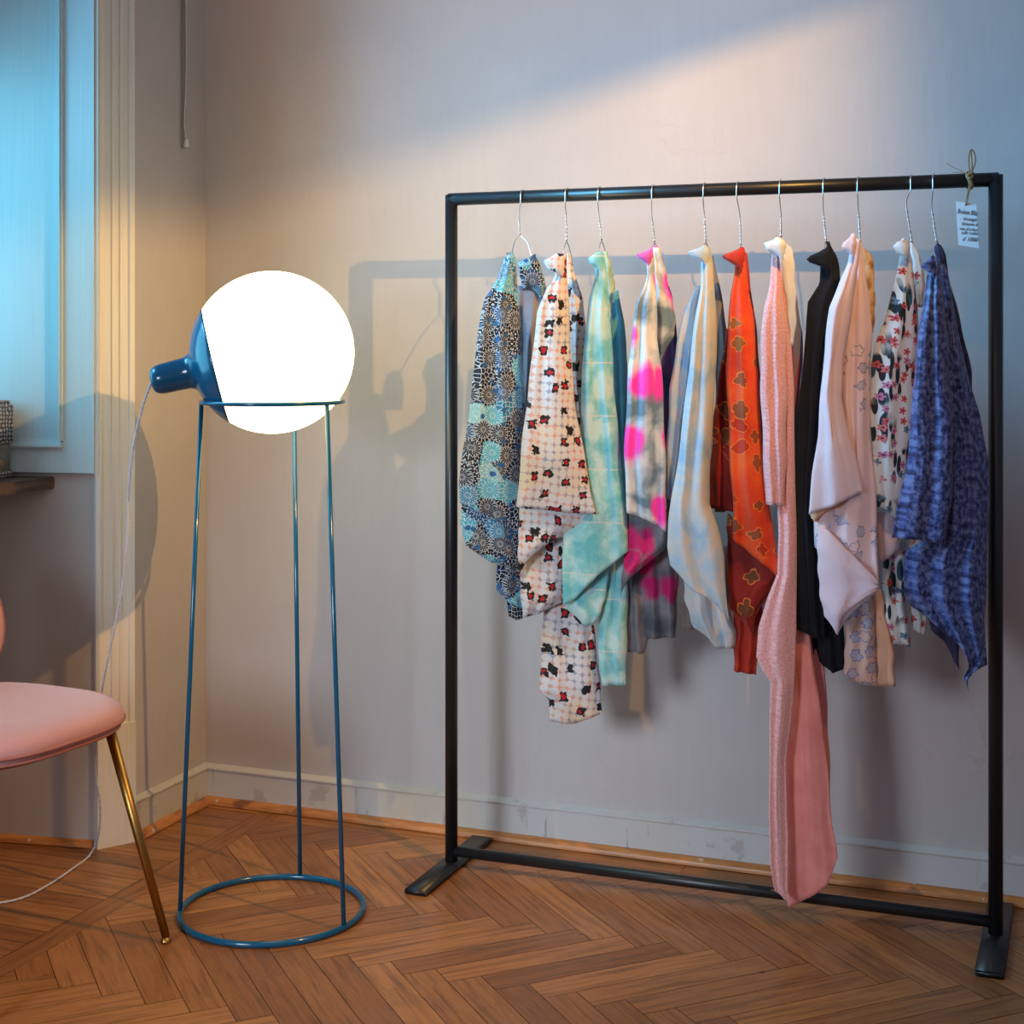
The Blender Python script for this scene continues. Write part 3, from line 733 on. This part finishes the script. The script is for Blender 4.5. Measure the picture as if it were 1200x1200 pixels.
# ------------------------------------------------------------------ garments
def interp(tab, y):
    if y <= tab[0][0]: return tab[0][1]
    for (a, u), (b, v) in zip(tab, tab[1:]):
        if y <= b: return u+(v-u)*(y-a)/(b-a) if b > a else v
    return tab[-1][1]
def cloth(name, mat, root, L, R, Y=-.30, T=.022, A=.008, k=2.2, top=None, bot=None, seed=0, dy=0.0, ns=36, label=None, sk=0.0, lean=0.0):
    """a hanging piece of cloth with folds; L, R: (row, column) edge tables; depth plane Y, half thickness T"""
    rnd = random.Random(seed*13+len(L)*7+int(L[0][1]))
    y0 = min(L[0][0], R[0][0]); y1 = max(L[-1][0], R[-1][0])
    tp = top or [(0, y0), (1, y0)]; bt = bot or [(0, y1), (1, y1)]
    nt = max(8, int((y1-y0)/5)); bm = bmesh.new(); uvl = bm.loops.layers.uv.new('UVMap')
    ph = rnd.uniform(0, 6.28); ph2 = rnd.uniform(0, 6.28); k2 = k*rnd.uniform(1.7, 2.3)
    uo = rnd.uniform(0, 3); vo = rnd.uniform(0, 3)
    def fold(s, t):
        env = min(1, .25+t*1.4)
        s2 = s+.06*sin(3.1*t+ph)
        f = sin(2*pi*k*s2+ph+.8*sin(2.2*t+ph2)); f2 = sin(2*pi*k2*s2+ph2+1.3*t)
        # sharpen valleys
        f = (abs(f)**.75)*(1 if f > 0 else -1)
        return .62*A*env*(f+.25*f2)+.3*A*sin(8*t+4*s+ph)
    N = ns; ring = []
    for i in range(2*N): ring.append((i/N, 1) if i < N else (2-i/N, -1))
    grid = []
    for j in range(nt+1):
        t = j/nt; row = []
        for s, sd in ring:
            yt = interp(tp, s); yb = interp(bt, s); y = yt+(yb-yt)*t
            xl = interp(L, y); xr = interp(R, y); xr = max(xr, xl+.5)
            x = xl+(xr-xl)*s
            Yc = Y+dy*t+lean*(s-.5)
            p = onY(x, y, Yc)
            prof = sqrt(max(0, 1-abs(2*s-1)**2.4)); endt = min(1, .35+3*t, .30+3.2*(1-t))
            wd_ = min(1, (xr-xl)/26)
            f = fold(s, t)*min(1, prof*1.6)*wd_
            d = T*prof*endt*(.35+.65*wd_)
            p.y += f - sd*d if sd > 0 else f*.6 + d
            wob = .0012*sin(23*t+ph)*(1 if s > .5 else -1)
            p.x += wob
            row.append((bm.verts.new(p), p, s, y))
        grid.append(row)
    n = 2*N
    ref = onY(700, 600, Y)
    def uvof(e, back):
        p = e[1]; return (p.x*1.0+sk*p.z+uo+abs(0)+ (p.y*.8), p.z+vo) if not back else (-p.x+uo+.37, p.z+vo)
    for A_, B_ in zip(grid, grid[1:]):
        for i in range(n):
            i2 = (i+1) % n
            q = (A_[i], A_[i2], B_[i2], B_[i])
            try: f = bm.faces.new([e[0] for e in q])
            except ValueError: continue
            for lp, e in zip(f.loops, q): lp[uvl].uv = uvof(e, False)
    for row, rev in ((grid[0], True), (grid[-1], False)):   # close the ends between front and back
        for i in range(N-1):
            a, b = row[i], row[i+1]; c, d = row[(n-i) % n], row[(n-i-1) % n]
            vs = []
            for e in (a, b, d, c):
                if e not in vs: vs.append(e)
            if len(vs) < 3: continue
            try: f = bm.faces.new([e[0] for e in vs])
            except ValueError: continue
            for lp, e in zip(f.loops, vs): lp[uvl].uv = uvof(e, False)
    bmesh.ops.remove_doubles(bm, verts=bm.verts, dist=2e-5)
    o = obj(name, bm, mat, root)
    if label: o['label'] = label
    return o
def tab(*v): return [(y, x) for x, y in v]

GR = 'robes and jackets hanging on the clothes rack'
def garment(px, label, name='kimono', cat='robe'):
    p = onY(px, 300, RY); return empty(name, p, label, cat, GR)

# 1 --- blue chrysanthemum
g = garment(607, 'blue and white chrysanthemum print robe hanging first from the left')
cloth('sleeve', K['chrys'], g, tab((593,300),(581,330),(568,350),(558,405),(552,467),(547,500),(537,567),(539,592),(541,625)), tab((603,300),(607,340),(610,400),(615,480),(610,537),(608,600),(607,625)), -.345, .026, .009, 2.3, top=[(0,299),(1,302)], bot=[(0,590),(.5,604),(1,624)], seed=1)
cloth('under_sleeve', K['chrys'], g, tab((541,585),(540,615),(545,638),(556,652),(567,660)), tab((609,585),(609,664)), -.315, .020, .007, 2, bot=[(0,640),(.3,658),(.6,663),(1,664)], seed=2)
cloth('body', K['chrys'], g, tab((585,560),(584,660),(582,694),(594,700),(597,726)), tab((622,560),(620,640),(624,727)), -.275, .024, .010, 2, bot=[(0,722),(.3,727),(1,720)], seed=3)
cloth('collar', K['chrys'], g, tab((607,303),(609,320),(614,345),(618,360)), tab((628,298),(634,315),(640,334),(636,350),(640,400)), -.262, .016, .004, 1.4, top=[(0,308),(.5,303),(1,297)], bot=[(0,340),(.35,336),(1,352)], seed=4)
cloth('collar', K['chrys'], g, tab((594,296),(591,306),(590,330)), tab((602,296),(604,304),(606,330)), -.31, .013, .003, 1, seed=5)
cloth('lining', K['lining1'], g, tab((605,330),(606,400),(612,470),(612,560)), tab((641,332),(636,380),(628,420),(622,470),(620,560)), -.255, .014, .008, 2.0, top=[(0,335),(1,335)], seed=6, label='grey mauve sheer lining')

# 2 --- lattice
g = garment(665, 'cream lattice print robe dotted with black and red flowers, second from left')
cloth('sleeve', K['lattice'], g, tab((652,300),(650,325),(640,342),(631,365),(626,400),(619,460),(613,505),(608,560),(605,597)), tab((664,300),(665,340),(668,400),(673,470),(681,512),(690,560),(698,604)), -.375, .026, .006, 1.7, bot=[(0,594),(1,603)], seed=11)
cloth('under_sleeve', K['lattice'], g, tab((609,590),(607,640),(607,677)), tab((698,600),(696,612),(665,636),(640,655),(622,668),(612,677)), -.345, .012, .004, 1.5, seed=12, bot=[(0,676),(.25,668),(1,605)])
cloth('back_sleeve', K['lattice'], g, tab((612,640),(609,690),(613,722)), tab((672,630),(668,700),(640,722)), -.300, .016, .007, 2, bot=[(0,724),(.6,720),(1,705)], seed=13)
cloth('body', K['lattice'], g, tab((640,640),(637,710),(634,760),(632,813),(643,817),(643,846)), tab((672,640),(690,700),(696,735),(702,790),(706,835)), -.262, .020, .007, 2.1, bot=[(0,845),(.5,848),(1,836)], seed=14)
cloth('collar', K['lattice'], g, tab((646,296),(637,306),(643,318),(650,326)), tab((660,296),(662,306),(660,326)), -.395, .010, .002, 1, bot=[(0,314),(.5,320),(1,326)], top=[(0,305),(.5,297),(1,297)], seed=15)
cloth('side_panel', K['lattice'], g, tab((664,297),(664,340),(668,400),(672,460),(676,500)), tab((669,297),(673,322),(684,352),(686,392),(684,440),(688,500)), -.300, .014, .006, 1.8, seed=16)

# 3 --- mint
g = garment(704, 'mint green hand dyed robe with pale stitched lines, third from left')
cloth('sleeve', K['mint'], g, tab((697,299),(698,325),(690,350),(687,372),(683,430),(680,480),(679,540),(680,600),(660,625),(659,680),(659,708)), tab((708,299),(712,335),(714,360),(716,400),(720,460),(727,530),(733,585),(737,645)), -.340, .024, .008, 1.9, bot=[(0,710),(.15,704),(.5,677),(1,646)], seed=21)
cloth('under_sleeve', K['mint'], g, tab((664,690),(664,712),(672,726),(682,736)), tab((716,650),(712,690),(704,720),(694,733)), -.312, .012, .004, 1.4, top=[(0,690),(1,650)], bot=[(0,716),(.4,735),(1,732)], seed=22)
cloth('body', K['mint'], g, tab((712,600),(708,690),(701,730),(702,785),(706,801)), tab((738,600),(736,700),(735,747),(733,803)), -.285, .016, .006, 1.6, seed=23)
cloth('collar', K['mint'], g, tab((696,294),(689,304),(696,320)), tab((706,293),(708,305),(706,320)), -.362, .010, .002, 1, top=[(0,301),(.5,294),(1,295)], bot=[(0,309),(1,322)], seed=24)
cloth('collar', K['green'], g, tab((708,296),(710,330),(712,400)), tab((711,294),(716,312),(721,336),(717,400)), -.290, .011, .003, 1, bot=[(0,395),(.5,370),(1,336)], seed=25, label='green and cream collar')
cloth('side_panel', K['teal'], g, tab((712,335),(715,400),(720,480),(724,560),(728,640)), tab((725,340),(731,375),(736,430),(738,500),(740,640)), -.262, .016, .007, 1.6, top=[(0,345),(1,340)], seed=26, label='dark teal inner panel')

# 4 --- grey + magenta
g = garment(768, 'grey silk robe with bright magenta spots between mint and pale grey robes')
cloth('sleeve', K['blob'], g, tab((757,300),(758,325),(754,340),(747,355),(742,385),(737,430),(734,480),(732,530),(733,575),(735,603)), tab((767,300),(768,330),(770,395),(775,430),(778,480),(780,550),(781,624)), -.355, .024, .009, 2.0, bot=[(0,600),(.5,608),(1,624)], seed=31)
cloth('back_sleeve', K['blob'], g, tab((762,292),(766,330),(768,390),(772,425)), tab((773,290),(782,326),(788,350),(791,370),(791,392),(776,425)), -.315, .016, .006, 1.4, bot=[(0,425),(.5,424),(1,395)], seed=32)
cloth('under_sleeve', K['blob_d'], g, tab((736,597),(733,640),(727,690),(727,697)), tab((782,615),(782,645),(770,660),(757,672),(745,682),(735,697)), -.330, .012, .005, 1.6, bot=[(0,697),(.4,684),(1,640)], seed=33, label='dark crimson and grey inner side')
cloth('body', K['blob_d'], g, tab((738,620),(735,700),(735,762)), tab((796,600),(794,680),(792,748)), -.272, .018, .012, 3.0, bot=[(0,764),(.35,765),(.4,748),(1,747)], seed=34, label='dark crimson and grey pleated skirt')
cloth('collar', K['magenta'], g, tab((758,292),(746,298),(752,309),(756,313)), tab((764,287),(766,300),(760,313)), -.378, .010, .002, 1, top=[(0,297),(1,288)], bot=[(0,302),(1,314)], seed=35, label='magenta and violet collar tip')
cloth('side_panel', K['navy'], g, tab((776,385),(774,430),(778,520),(781,600)), tab((791,375),(797,420),(796,470),(800,600)), -.258, .016, .006, 1.5, seed=36, label='navy and purple inner panel')
cloth('side_panel', K['magenta'], g, tab((765,288),(768,300),(778,330)), tab((771,288),(776,302),(782,327)), -.295, .008, .002, 1, seed=37, label='crimson collar edge')

# 5 --- pale grey
g = garment(828, 'pale blue grey cloud dyed robe left of the vermilion robe')
cloth('sleeve', K['pale'], g, tab((822,296),(820,340),(813,390),(805,450),(800,495),(791,560),(783,610),(781,640),(785,662),(797,688),(815,705),(830,717),(846,726)), tab((832,290),(836,312),(839,360),(839,420),(837,470),(832,530),(832,590),(842,620),(848,650),(852,700),(854,727)), -.365, .026, .008, 2.0, bot=[(0,662),(.25,690),(.6,708),(1,727)], seed=41)
cloth('back_sleeve', K['pale'], g, tab((817,335),(802,362),(793,405),(785,455),(781,525),(780,583)), tab((822,335),(816,400),(808,450),(801,495),(793,550),(788,586)), -.325, .020, .006, 1.3, bot=[(0,582),(1,588)], seed=42)
cloth('body', K['pale'], g, tab((800,640),(802,700),(812,735),(830,761)), tab((856,640),(856,720),(864,740),(861,761)), -.290, .022, .009, 2.2, bot=[(0,735),(.4,760),(1,759)], seed=43)
cloth('hem_fold', K['taupe'], g, tab((796,640),(794,700),(800,733)), tab((816,640),(818,700),(815,738)), -.262, .014, .006, 1.4, seed=44, label='brown inner fold')
cloth('collar', K['pale'], g, tab((818,289),(806,295),(814,305),(820,311)), tab((828,286),(832,296),(828,311)), -.388, .010, .002, 1, top=[(0,294),(.6,287),(1,288)], bot=[(0,300),(1,313)], seed=45)
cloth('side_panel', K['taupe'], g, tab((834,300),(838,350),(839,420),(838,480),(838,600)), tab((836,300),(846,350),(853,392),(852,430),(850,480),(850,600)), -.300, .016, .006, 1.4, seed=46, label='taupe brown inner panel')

# 6 --- red
g = garment(868, 'vermilion red silk robe with orange outlined blossoms beside pale grey robe')
cloth('sleeve', K['red'], g, tab((862,296),(860,322),(857,345),(853,385),(851,430),(853,480),(856,550),(859,600),(859,632)), tab((873,296),(877,340),(884,385),(888,430),(890,475),(895,535),(900,585),(906,615),(912,660),(912,677)), -.350, .024, .007, 1.8, bot=[(0,631),(.5,652),(1,678)], seed=51)
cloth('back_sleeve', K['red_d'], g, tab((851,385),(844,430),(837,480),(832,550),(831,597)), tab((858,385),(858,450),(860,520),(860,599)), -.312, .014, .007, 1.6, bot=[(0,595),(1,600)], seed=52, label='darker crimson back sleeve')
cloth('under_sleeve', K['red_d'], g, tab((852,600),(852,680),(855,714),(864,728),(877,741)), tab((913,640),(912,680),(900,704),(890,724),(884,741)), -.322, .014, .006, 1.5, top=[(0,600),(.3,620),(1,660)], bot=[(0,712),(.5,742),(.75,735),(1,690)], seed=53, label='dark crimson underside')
cloth('body', K['redplain'], g, tab((860,660),(860,737),(860,787)), tab((896,660),(893,730),(886,791)), -.275, .014, .007, 2, bot=[(0,786),(1,791)], seed=54, label='plain rust red skirt')
cloth('collar', K['redplain'], g, tab((860,291),(846,300),(852,309),(860,318)), tab((872,289),(874,298),(870,318)), -.372, .011, .002, 1, top=[(0,297),(.7,289),(1,290)], bot=[(0,303),(1,320)], seed=55)
cloth('side_panel', K['redplain'], g, tab((872,296),(880,400),(884,470),(890,560)), tab((875,296),(888,400),(893,470),(900,560)), -.285, .014, .005, 1.2, seed=56)

# 7 --- pink terry
g = garment(917, 'salmon pink towelling robe with white collar and a panel reaching the floor rail')
cloth('sleeve', K['terry'], g, tab((905,298),(902,330),(895,362),(891,405),(891,450),(893,500),(896,575),(897,592)), tab((912,298),(918,342),(921,392),(922,455),(921,530),(919,592)), -.368, .020, .006, 1.8, bot=[(0,591),(1,593)], seed=61)
cloth('body', K['terry'], g, tab((912,300),(914,350),(915,450),(911,590),(913,625),(911,672),(899,700),(888,735),(886,770),(893,786),(903,797),(902,880),(900,947),(903,1013),(908,1043),(923,1063)),
      tab((920,300),(926,392),(930,455),(932,530),(933,620),(934,740),(931,800),(926,850),(921,890),(924,980),(922,1040),(925,1063)), -.350, .016, .007, 1.7, bot=[(0,1043),(1,1064)], seed=62)
cloth('back_drape', K['salmon'], g, tab((918,700),(915,780),(917,880),(922,980),(922,1040),(923,1061)), tab((930,700),(949,747),(959,813),(968,880),(975,963),(981,1000),(982,1042)), -.310, .012, .006, 1.6, bot=[(0,1064),(.45,1052),(.8,1036),(1,1006)], seed=64, label='smooth salmon pink panel')
cloth('inner_drape', K['salmon'], g, tab((940,690),(952,777),(960,880),(965,960)), tab((950,690),(967,783),(972,880),(974,960)), -.275, .010, .004, 1.2, seed=65)
cloth('collar', K['cream'], g, tab((905,280),(895,285),(900,296),(905,304)), tab((914,276),(922,285),(918,304)), -.392, .010, .002, 1, top=[(0,284),(.5,276),(1,280)], bot=[(0,294),(1,305)], seed=66, label='white collar tip')
cloth('collar', K['cream'], g, tab((908,280),(914,310),(920,350),(926,402)), tab((921,280),(930,293),(933,340),(933,385),(929,405)), -.350, .012, .004, 1.2, top=[(0,278),(.5,278),(1,290)], seed=67, label='cream white collar band')
cloth('side_panel', K['violet'], g, tab((926,330),(928,400),(928,480),(930,620)), tab((931,332),(941,392),(940,430),(936,480),(934,620)), -.285, .014, .005, 1.4, seed=68, label='violet blue inner panel')

# 8 --- black
g = garment(967, 'plain black robe hanging between the two pink robes')
cloth('sleeve', K['black'], g, tab((961,300),(960,332),(947,354),(945,388),(940,430),(935,480),(931,575),(930,650),(934,737),(945,747)), tab((980,300),(985,330),(977,352),(972,368),(967,405),(963,455),(960,525),(958,600),(964,660),(966,747)), -.325, .024, .007, 1.8, bot=[(0,735),(.4,747),(1,748)], seed=71)
cloth('body', K['black'], g, tab((948,560),(949,700),(953,777),(960,783)), tab((982,560),(988,700),(990,781)), -.280, .020, .007, 1.6, bot=[(0,776),(.6,788),(1,784)], seed=72)
cloth('collar', K['black'], g, tab((958,291),(945,304),(953,312),(960,318)), tab((970,283),(976,296),(974,318)), -.350, .012, .002, 1, top=[(0,300),(1,284)], bot=[(0,308),(1,320)], seed=73)
cloth('side_panel', K['black'], g, tab((967,283),(972,300),(975,330),(972,420)), tab((972,284),(981,300),(986,332),(978,420)), -.292, .012, .003, 1.2, seed=74)

# 9 --- light pink
g = garment(1007, 'pale pink cotton robe with faint blue flowers hanging right of the black robe')
cloth('body', K['pinkfl'], g, tab((1000,290),(994,330),(985,380),(985,465),(988,530),(966,575),(953,605),(955,640),(958,690)), tab((1011,290),(1017,342),(1023,395),(1019,450),(1020,505),(1025,560),(1028,610),(1030,690)), -.355, .020, .008, 2.0, top=[(0,281),(1,285)], bot=[(0,640),(.5,672),(1,692)], seed=81)
cloth('sleeve', K['pink'], g, tab((999,280),(994,308),(984,328),(972,360),(967,400),(962,460),(958,510),(952,555),(947,602)), tab((1008,284),(1004,330),(996,380),(988,430),(986,466),(996,510),(1006,548),(1012,576)), -.385, .022, .006, 1.5, bot=[(0,603),(.5,592),(1,576)], seed=82)
cloth('collar', K['pink'], g, tab((993,274),(986,289),(991,298),(995,302)), tab((1002,272),(1004,285),(1001,302)), -.405, .010, .002, 1, top=[(0,284),(.6,274),(1,273)], bot=[(0,292),(1,303)], seed=89)
cloth('sleeve_lining', K['peach'], g, tab((949,596),(950,606),(956,614)), tab((1008,575),(1002,590),(975,606),(960,614)), -.371, .008, .002, 1, top=[(0,598),(1,577)], bot=[(0,610),(.3,612),(1,582)], seed=83, label='peach inner edge of the sleeve')
cloth('under_sleeve', K['pink'], g, tab((957,612),(958,660),(961,700),(966,722),(978,744)), tab((1030,670),(1030,690),(1020,706),(1006,724),(988,744)), -.372, .014, .004, 1.4, top=[(0,616),(.2,622),(1,682)], bot=[(0,722),(.25,742),(.45,744),(1,693)], seed=84)
cloth('side_panel', K['gold'], g, tab((1010,288),(1013,340),(1018,390)), tab((1013,288),(1024,305),(1025,340),(1026,356),(1024,390)), -.315, .012, .004, 1.2, top=[(0,287),(1,296)], seed=85, label='ochre printed inner collar')
cloth('skirt', K['peachfl'], g, tab((992,690),(991,745),(988,788),(997,802)), tab((1024,690),(1026,745),(1028,803)), -.300, .014, .005, 1.4, bot=[(0,790),(.4,802),(1,804)], seed=86, label='peach lower panel with blue line flowers')
cloth('skirt', K['peach'], g, tab((1025,690),(1027,745),(1029,803)), tab((1033,690),(1038,725),(1048,760),(1049,804)), -.295, .012, .004, 1.1, seed=87, label='plain peach lower panel')
cloth('back_sleeve', K['pink'], g, tab((1026,600),(1029,640),(1032,660)), tab((1048,600),(1050,620),(1055,644)), -.318, .010, .003, 1.1, bot=[(0,660),(1,644)], seed=88)

# 10 --- white floral
g = garment(1066, 'white robe with red and teal floral print beside indigo robe')
cloth('sleeve', K['floral'], g, tab((1055,296),(1052,318),(1045,342),(1036,376),(1027,400),(1020,430),(1019,480),(1022,540),(1024,594)), tab((1067,296),(1071,330),(1076,360),(1078,400),(1075,440),(1070,500),(1063,550),(1055,590),(1050,608)), -.345, .024, .006, 1.5, bot=[(0,593),(.5,596),(1,608)], seed=91)
cloth('body', K['floral_d'], g, tab((1036,600),(1034,652),(1035,725),(1041,754)), tab((1062,600),(1062,710),(1068,757)), -.285, .016, .006, 1.6, bot=[(0,752),(1,758)], seed=92)
cloth('back_sleeve', K['floral_d'], g, tab((1064,600),(1066,700),(1070,740)), tab((1086,600),(1086,725),(1083,744)), -.272, .014, .005, 1.4, bot=[(0,738),(1,744)], seed=93)
cloth('collar', K['floral'], g, tab((1055,280),(1046,289),(1051,298),(1055,303)), tab((1063,281),(1067,290),(1064,303)), -.368, .010, .002, 1, top=[(0,284),(.5,279),(1,284)], bot=[(0,298),(1,304)], seed=94)
cloth('side_panel', K['floral_d'], g, tab((1066,286),(1071,320),(1076,360)), tab((1070,284),(1079,301),(1084,328),(1082,360)), -.298, .012, .003, 1.2, seed=95)

# 11 --- indigo
g = garment(1096, 'indigo blue mottled robe hanging last on the right of the rack')
cloth('sleeve', K['indigo'], g, tab((1091,300),(1086,325),(1080,362),(1074,410),(1069,460),(1067,500),(1061,555),(1050,598),(1044,632)), tab((1099,300),(1106,340),(1110,400),(1114,460),(1118,520),(1116,580),(1108,637)), -.375, .022, .010, 1.7, bot=[(0,630),(.5,632),(1,637)], seed=101)
cloth('body', K['indigo'], g, tab((1100,300),(1104,360),(1096,430),(1090,500),(1084,633),(1062,645),(1058,670),(1060,703),(1073,716),(1098,747),(1109,763),(1117,795),(1132,809)), tab((1110,320),(1124,390),(1136,450),(1149,487),(1158,535),(1159,600),(1157,674),(1153,725),(1158,779),(1138,792),(1136,810)), -.335, .026, .012, 3.1, top=[(0,300),(1,320)], bot=[(0,712),(.35,752),(.62,790),(.75,809),(.8,790),(1,779)], seed=102)
cloth('back_panel', K['indigo2'], g, tab((1086,650),(1087,725),(1091,738),(1110,783)), tab((1124,650),(1124,760),(1124,786)), -.285, .012, .005, 1.4, bot=[(0,738),(.4,752),(.6,775),(1,785)], seed=103, label='dark indigo inner panel')
cloth('collar', K['indigo'], g, tab((1089,299),(1079,312),(1085,322),(1088,327)), tab((1094,298),(1098,312),(1096,327)), -.398, .010, .002, 1, top=[(0,310),(.6,299),(1,300)], bot=[(0,315),(1,328)], seed=104)
cloth('side_panel', K['indigo2'], g, tab((1095,289),(1100,320),(1106,380),(1116,450),(1120,520)), tab((1102,286),(1107,296),(1114,332),(1127,382),(1139,437),(1143,520)), -.300, .014, .006, 1.5, top=[(0,290),(.5,284),(1,288)], seed=105, label='dark indigo collar and lining')

# ------------------------------------------------------------------ hangers
M_WIRE = NT('galvanised_wire', .28, 1).col((.72, .72, .75))
HL = [(613, 'wide open shoulder loop above the blue chrysanthemum robe'), (665, 'straight hook above the cream lattice robe'), (703, 'hook above the mint green robe'),
      (766, 'hook above the magenta spotted robe'), (826, 'hook above the pale grey robe'), (865, 'bent hook above the vermilion robe'), (915, 'hook above the towelling robe with white collar'),
      (966, 'hook above the black robe'), (1006, 'hook above the pale pink robe'), (1068, 'tilted hook above the white floral robe'), (1094, 'hook above the indigo robe')]
NECK = [(609, 276), (664, 283), (705, 282), (767, 284), (827, 283), (868, 288), (915, 278), (968, 282), (1008, 284), (1069, 286), (1098, 285)]
BEND = [(608, 255), (663, 250), (702, 255), (764, 256), (825, 250), (867, 254), (915, 250), (965, 252), (1006, 250), (1062, 242), (1092, 246)]
for i, ((px, lab), (nx, ny), (bx, by)) in enumerate(zip(HL, NECK, BEND)):
    tp = onY(px, 225, RY); x = tp.x; rr = .0168
    root = empty('wire_hanger', (x, RY, RZ), 'wire hanger with '+lab, 'hanger', 'wire hangers on the rack rail')
    pts = [(x, RY+rr*cos(a), RZ+rr*sin(a)) for a in [radians(-25)+i2*radians(205)/10 for i2 in range(11)]]
    b = onY(bx, by, RY); nk = onY(nx, ny, RY)
    pts += [Vector((x, RY-rr, RZ-.02)), Vector((x*.6+b.x*.4, RY-.012, RZ*.5+b.z*.5)), b, nk]
    P = smooth_path(pts, 6)
    bm = bmesh.new(); tube(bm, P, .0013, 8)
    obj('hook', bm, M_WIRE, root)
    # twisted neck
    bm = bmesh.new(); tw = []
    for j in range(50):
        t_ = j/49; p_ = b.lerp(nk, t_); tw.append(p_+Vector((cos(j*.95)*.0019, sin(j*.95)*.0019, 0)))
    tube(bm, tw, .0011, 6); obj('twisted_neck', bm, M_WIRE, root)
    # shoulders run front to back across the rail, bent a little sideways
    bm = bmesh.new()
    if i == 0:
        l = onY(597, 306, RY-.07); r_ = onY(623, 302, RY-.02); m1 = onY(603, 284, RY-.03); m2 = onY(618, 284, RY-.01)
        tube(bm, smooth_path([nk, m1, l, l+Vector((-.02, -.03, -.05))], 8), .0012, 8)
        tube(bm, smooth_path([nk, m2, r_, r_+Vector((.006, .02, -.05))], 8), .0012, 8)
    else:
        for sg, yy in ((-1, -.075), (1, .075)):
            dxs = .007 if sg > 0 else -.003
            tube(bm, smooth_path([nk, nk+Vector((dxs*.3, yy*.15, -.012)), nk+Vector((dxs*.5, yy*.3, -.034)), nk+Vector((dxs*.4, yy*.4, -.06))], 6), .0012, 8)
    obj('shoulder_wire', bm, M_WIRE, root)

# ------------------------------------------------------------------ hang tag and twine
t = NT('jute_twine', .9, 0, .1); f = t.noise(t.uv('Object'), 400, 2); M_TW = t.col(t.mix(f, (.22, .12, .055), (.52, .34, .18))); t.bump(f, .8, .002)
def twine():
    xk = onY(1136, 208, RY).x
    root = empty('jute_twine', (xk, RY, RZ+.015), 'brown jute twine knotted round the rail near its right end', 'string')
    def strand(name, pts, r, lab=None):
        bm = bmesh.new(); tube(bm, smooth_path(pts, 6), r, 8); obj(name, bm, M_TW, root)
    loop_ = [(xk+.004*sin(2*a)-.001, RY+.0175*cos(a), RZ+.0175*sin(a)) for a in [i*2*pi/24 for i in range(25)]]
    strand('rail_wrap', loop_, .0023)
    loop2 = [(x+.0045, y, z) for x, y, z in loop_]; strand('rail_wrap', loop2, .0022)
    Yf = RY-.021
    q = lambda x, y, dY=0: onY(x, y, Yf+dY)
    strand('bow_loop', [q(1137, 205), q(1135, 190), q(1137, 176), q(1141, 178), q(1143, 188), q(1140, 199), q(1138, 206)], .0016)
    strand('bow_loop', [q(1137, 206), q(1139, 195), q(1138, 180), q(1138.5, 176)], .0016)
    strand('knot', [q(1133, 207), q(1136, 204, -.004), q(1140, 206), q(1137, 209, -.004), q(1133, 207)], .0022)
    strand('loose_end', [q(1135, 205), q(1126, 200), q(1117, 196), q(1109, 191)], .0007)
    strand('loose_end', [q(1134, 203.5), q(1125, 202), q(1116, 202.5)], .0007)
    strand('hanging_strand', [q(1137, 207), q(1136, 216), q(1134, 226), q(1132, 237, .006), q(1133, 240, .012)], .0015)
    strand('hanging_strand', [q(1138, 207), q(1138, 217), q(1135, 228), q(1133, 236, .004), q(1131, 241, .010)], .0013)
twine()
def hang_tag():
    Yt = RY-.012
    q = lambda x, y, d=0: onY(x, y, Yt-d)
    root = empty('paper_hang_tag', q(1133, 240), 'pale blue white paper tag with handwriting hanging from twine', 'tag')
    bm = bmesh.new()
    c = [q(1120, 236), q(1144, 239), q(1147, 291), q(1123, 287)]
    a = [bm.verts.new(p) for p in c]; b = [bm.verts.new(p+Vector((0, .0006, 0))) for p in c]
    bm.faces.new(a); bm.faces.new(b[::-1])
    for i in range(4): bm.faces.new((a[i], b[i], b[(i+1) % 4], a[(i+1) % 4]))
    t = NT('tag_paper', .8, 0, .2); obj('card', bm, t.col((.72, .78, .84)), root, False)
    mi = plain('dark_ink', (.015, .015, .03), .6)
    for txt, x, y, hpx in (('Broken Bliss', 1121.5, 250, 8), ('- Vintage', 1124, 258, 5.4), ('  kimono &', 1124, 263.5, 5.4), ('  one of a kind', 1122, 269, 5.4), ('  silk robe', 1123, 274, 5.4), ('£ 1000', 1127.5, 282, 6.5)):
        cu = bpy.data.curves.new('handwriting', 'FONT'); cu.body = txt; cu.size = hpx*.00183; cu.shear = .3; cu.extrude = .0001
        o = bpy.data.objects.new('handwriting', cu); COL.objects.link(o)
        p = q(x, y, .0006); o.location = p; o.rotation_euler = (pi/2, radians(5), 0)
        bpy.context.view_layer.update(); dg = bpy.context.evaluated_depsgraph_get()
        me = bpy.data.meshes.new_from_object(o.evaluated_get(dg)); m_ = o.matrix_world.copy(); bpy.data.objects.remove(o); me.transform(m_)
        wx = max((v.co.x for v in me.vertices), default=0)-p.x; lim = .0435-(p.x-q(1121, y).x)
        if wx > lim:
            for v in me.vertices: v.co.x = p.x+(v.co.x-p.x)*lim/wx
        me.materials.clear(); me.materials.append(mi)
        o = bpy.data.objects.new('handwriting', me); COL.objects.link(o); o.parent = root; o.matrix_parent_inverse = root.matrix_world.inverted()
hang_tag()
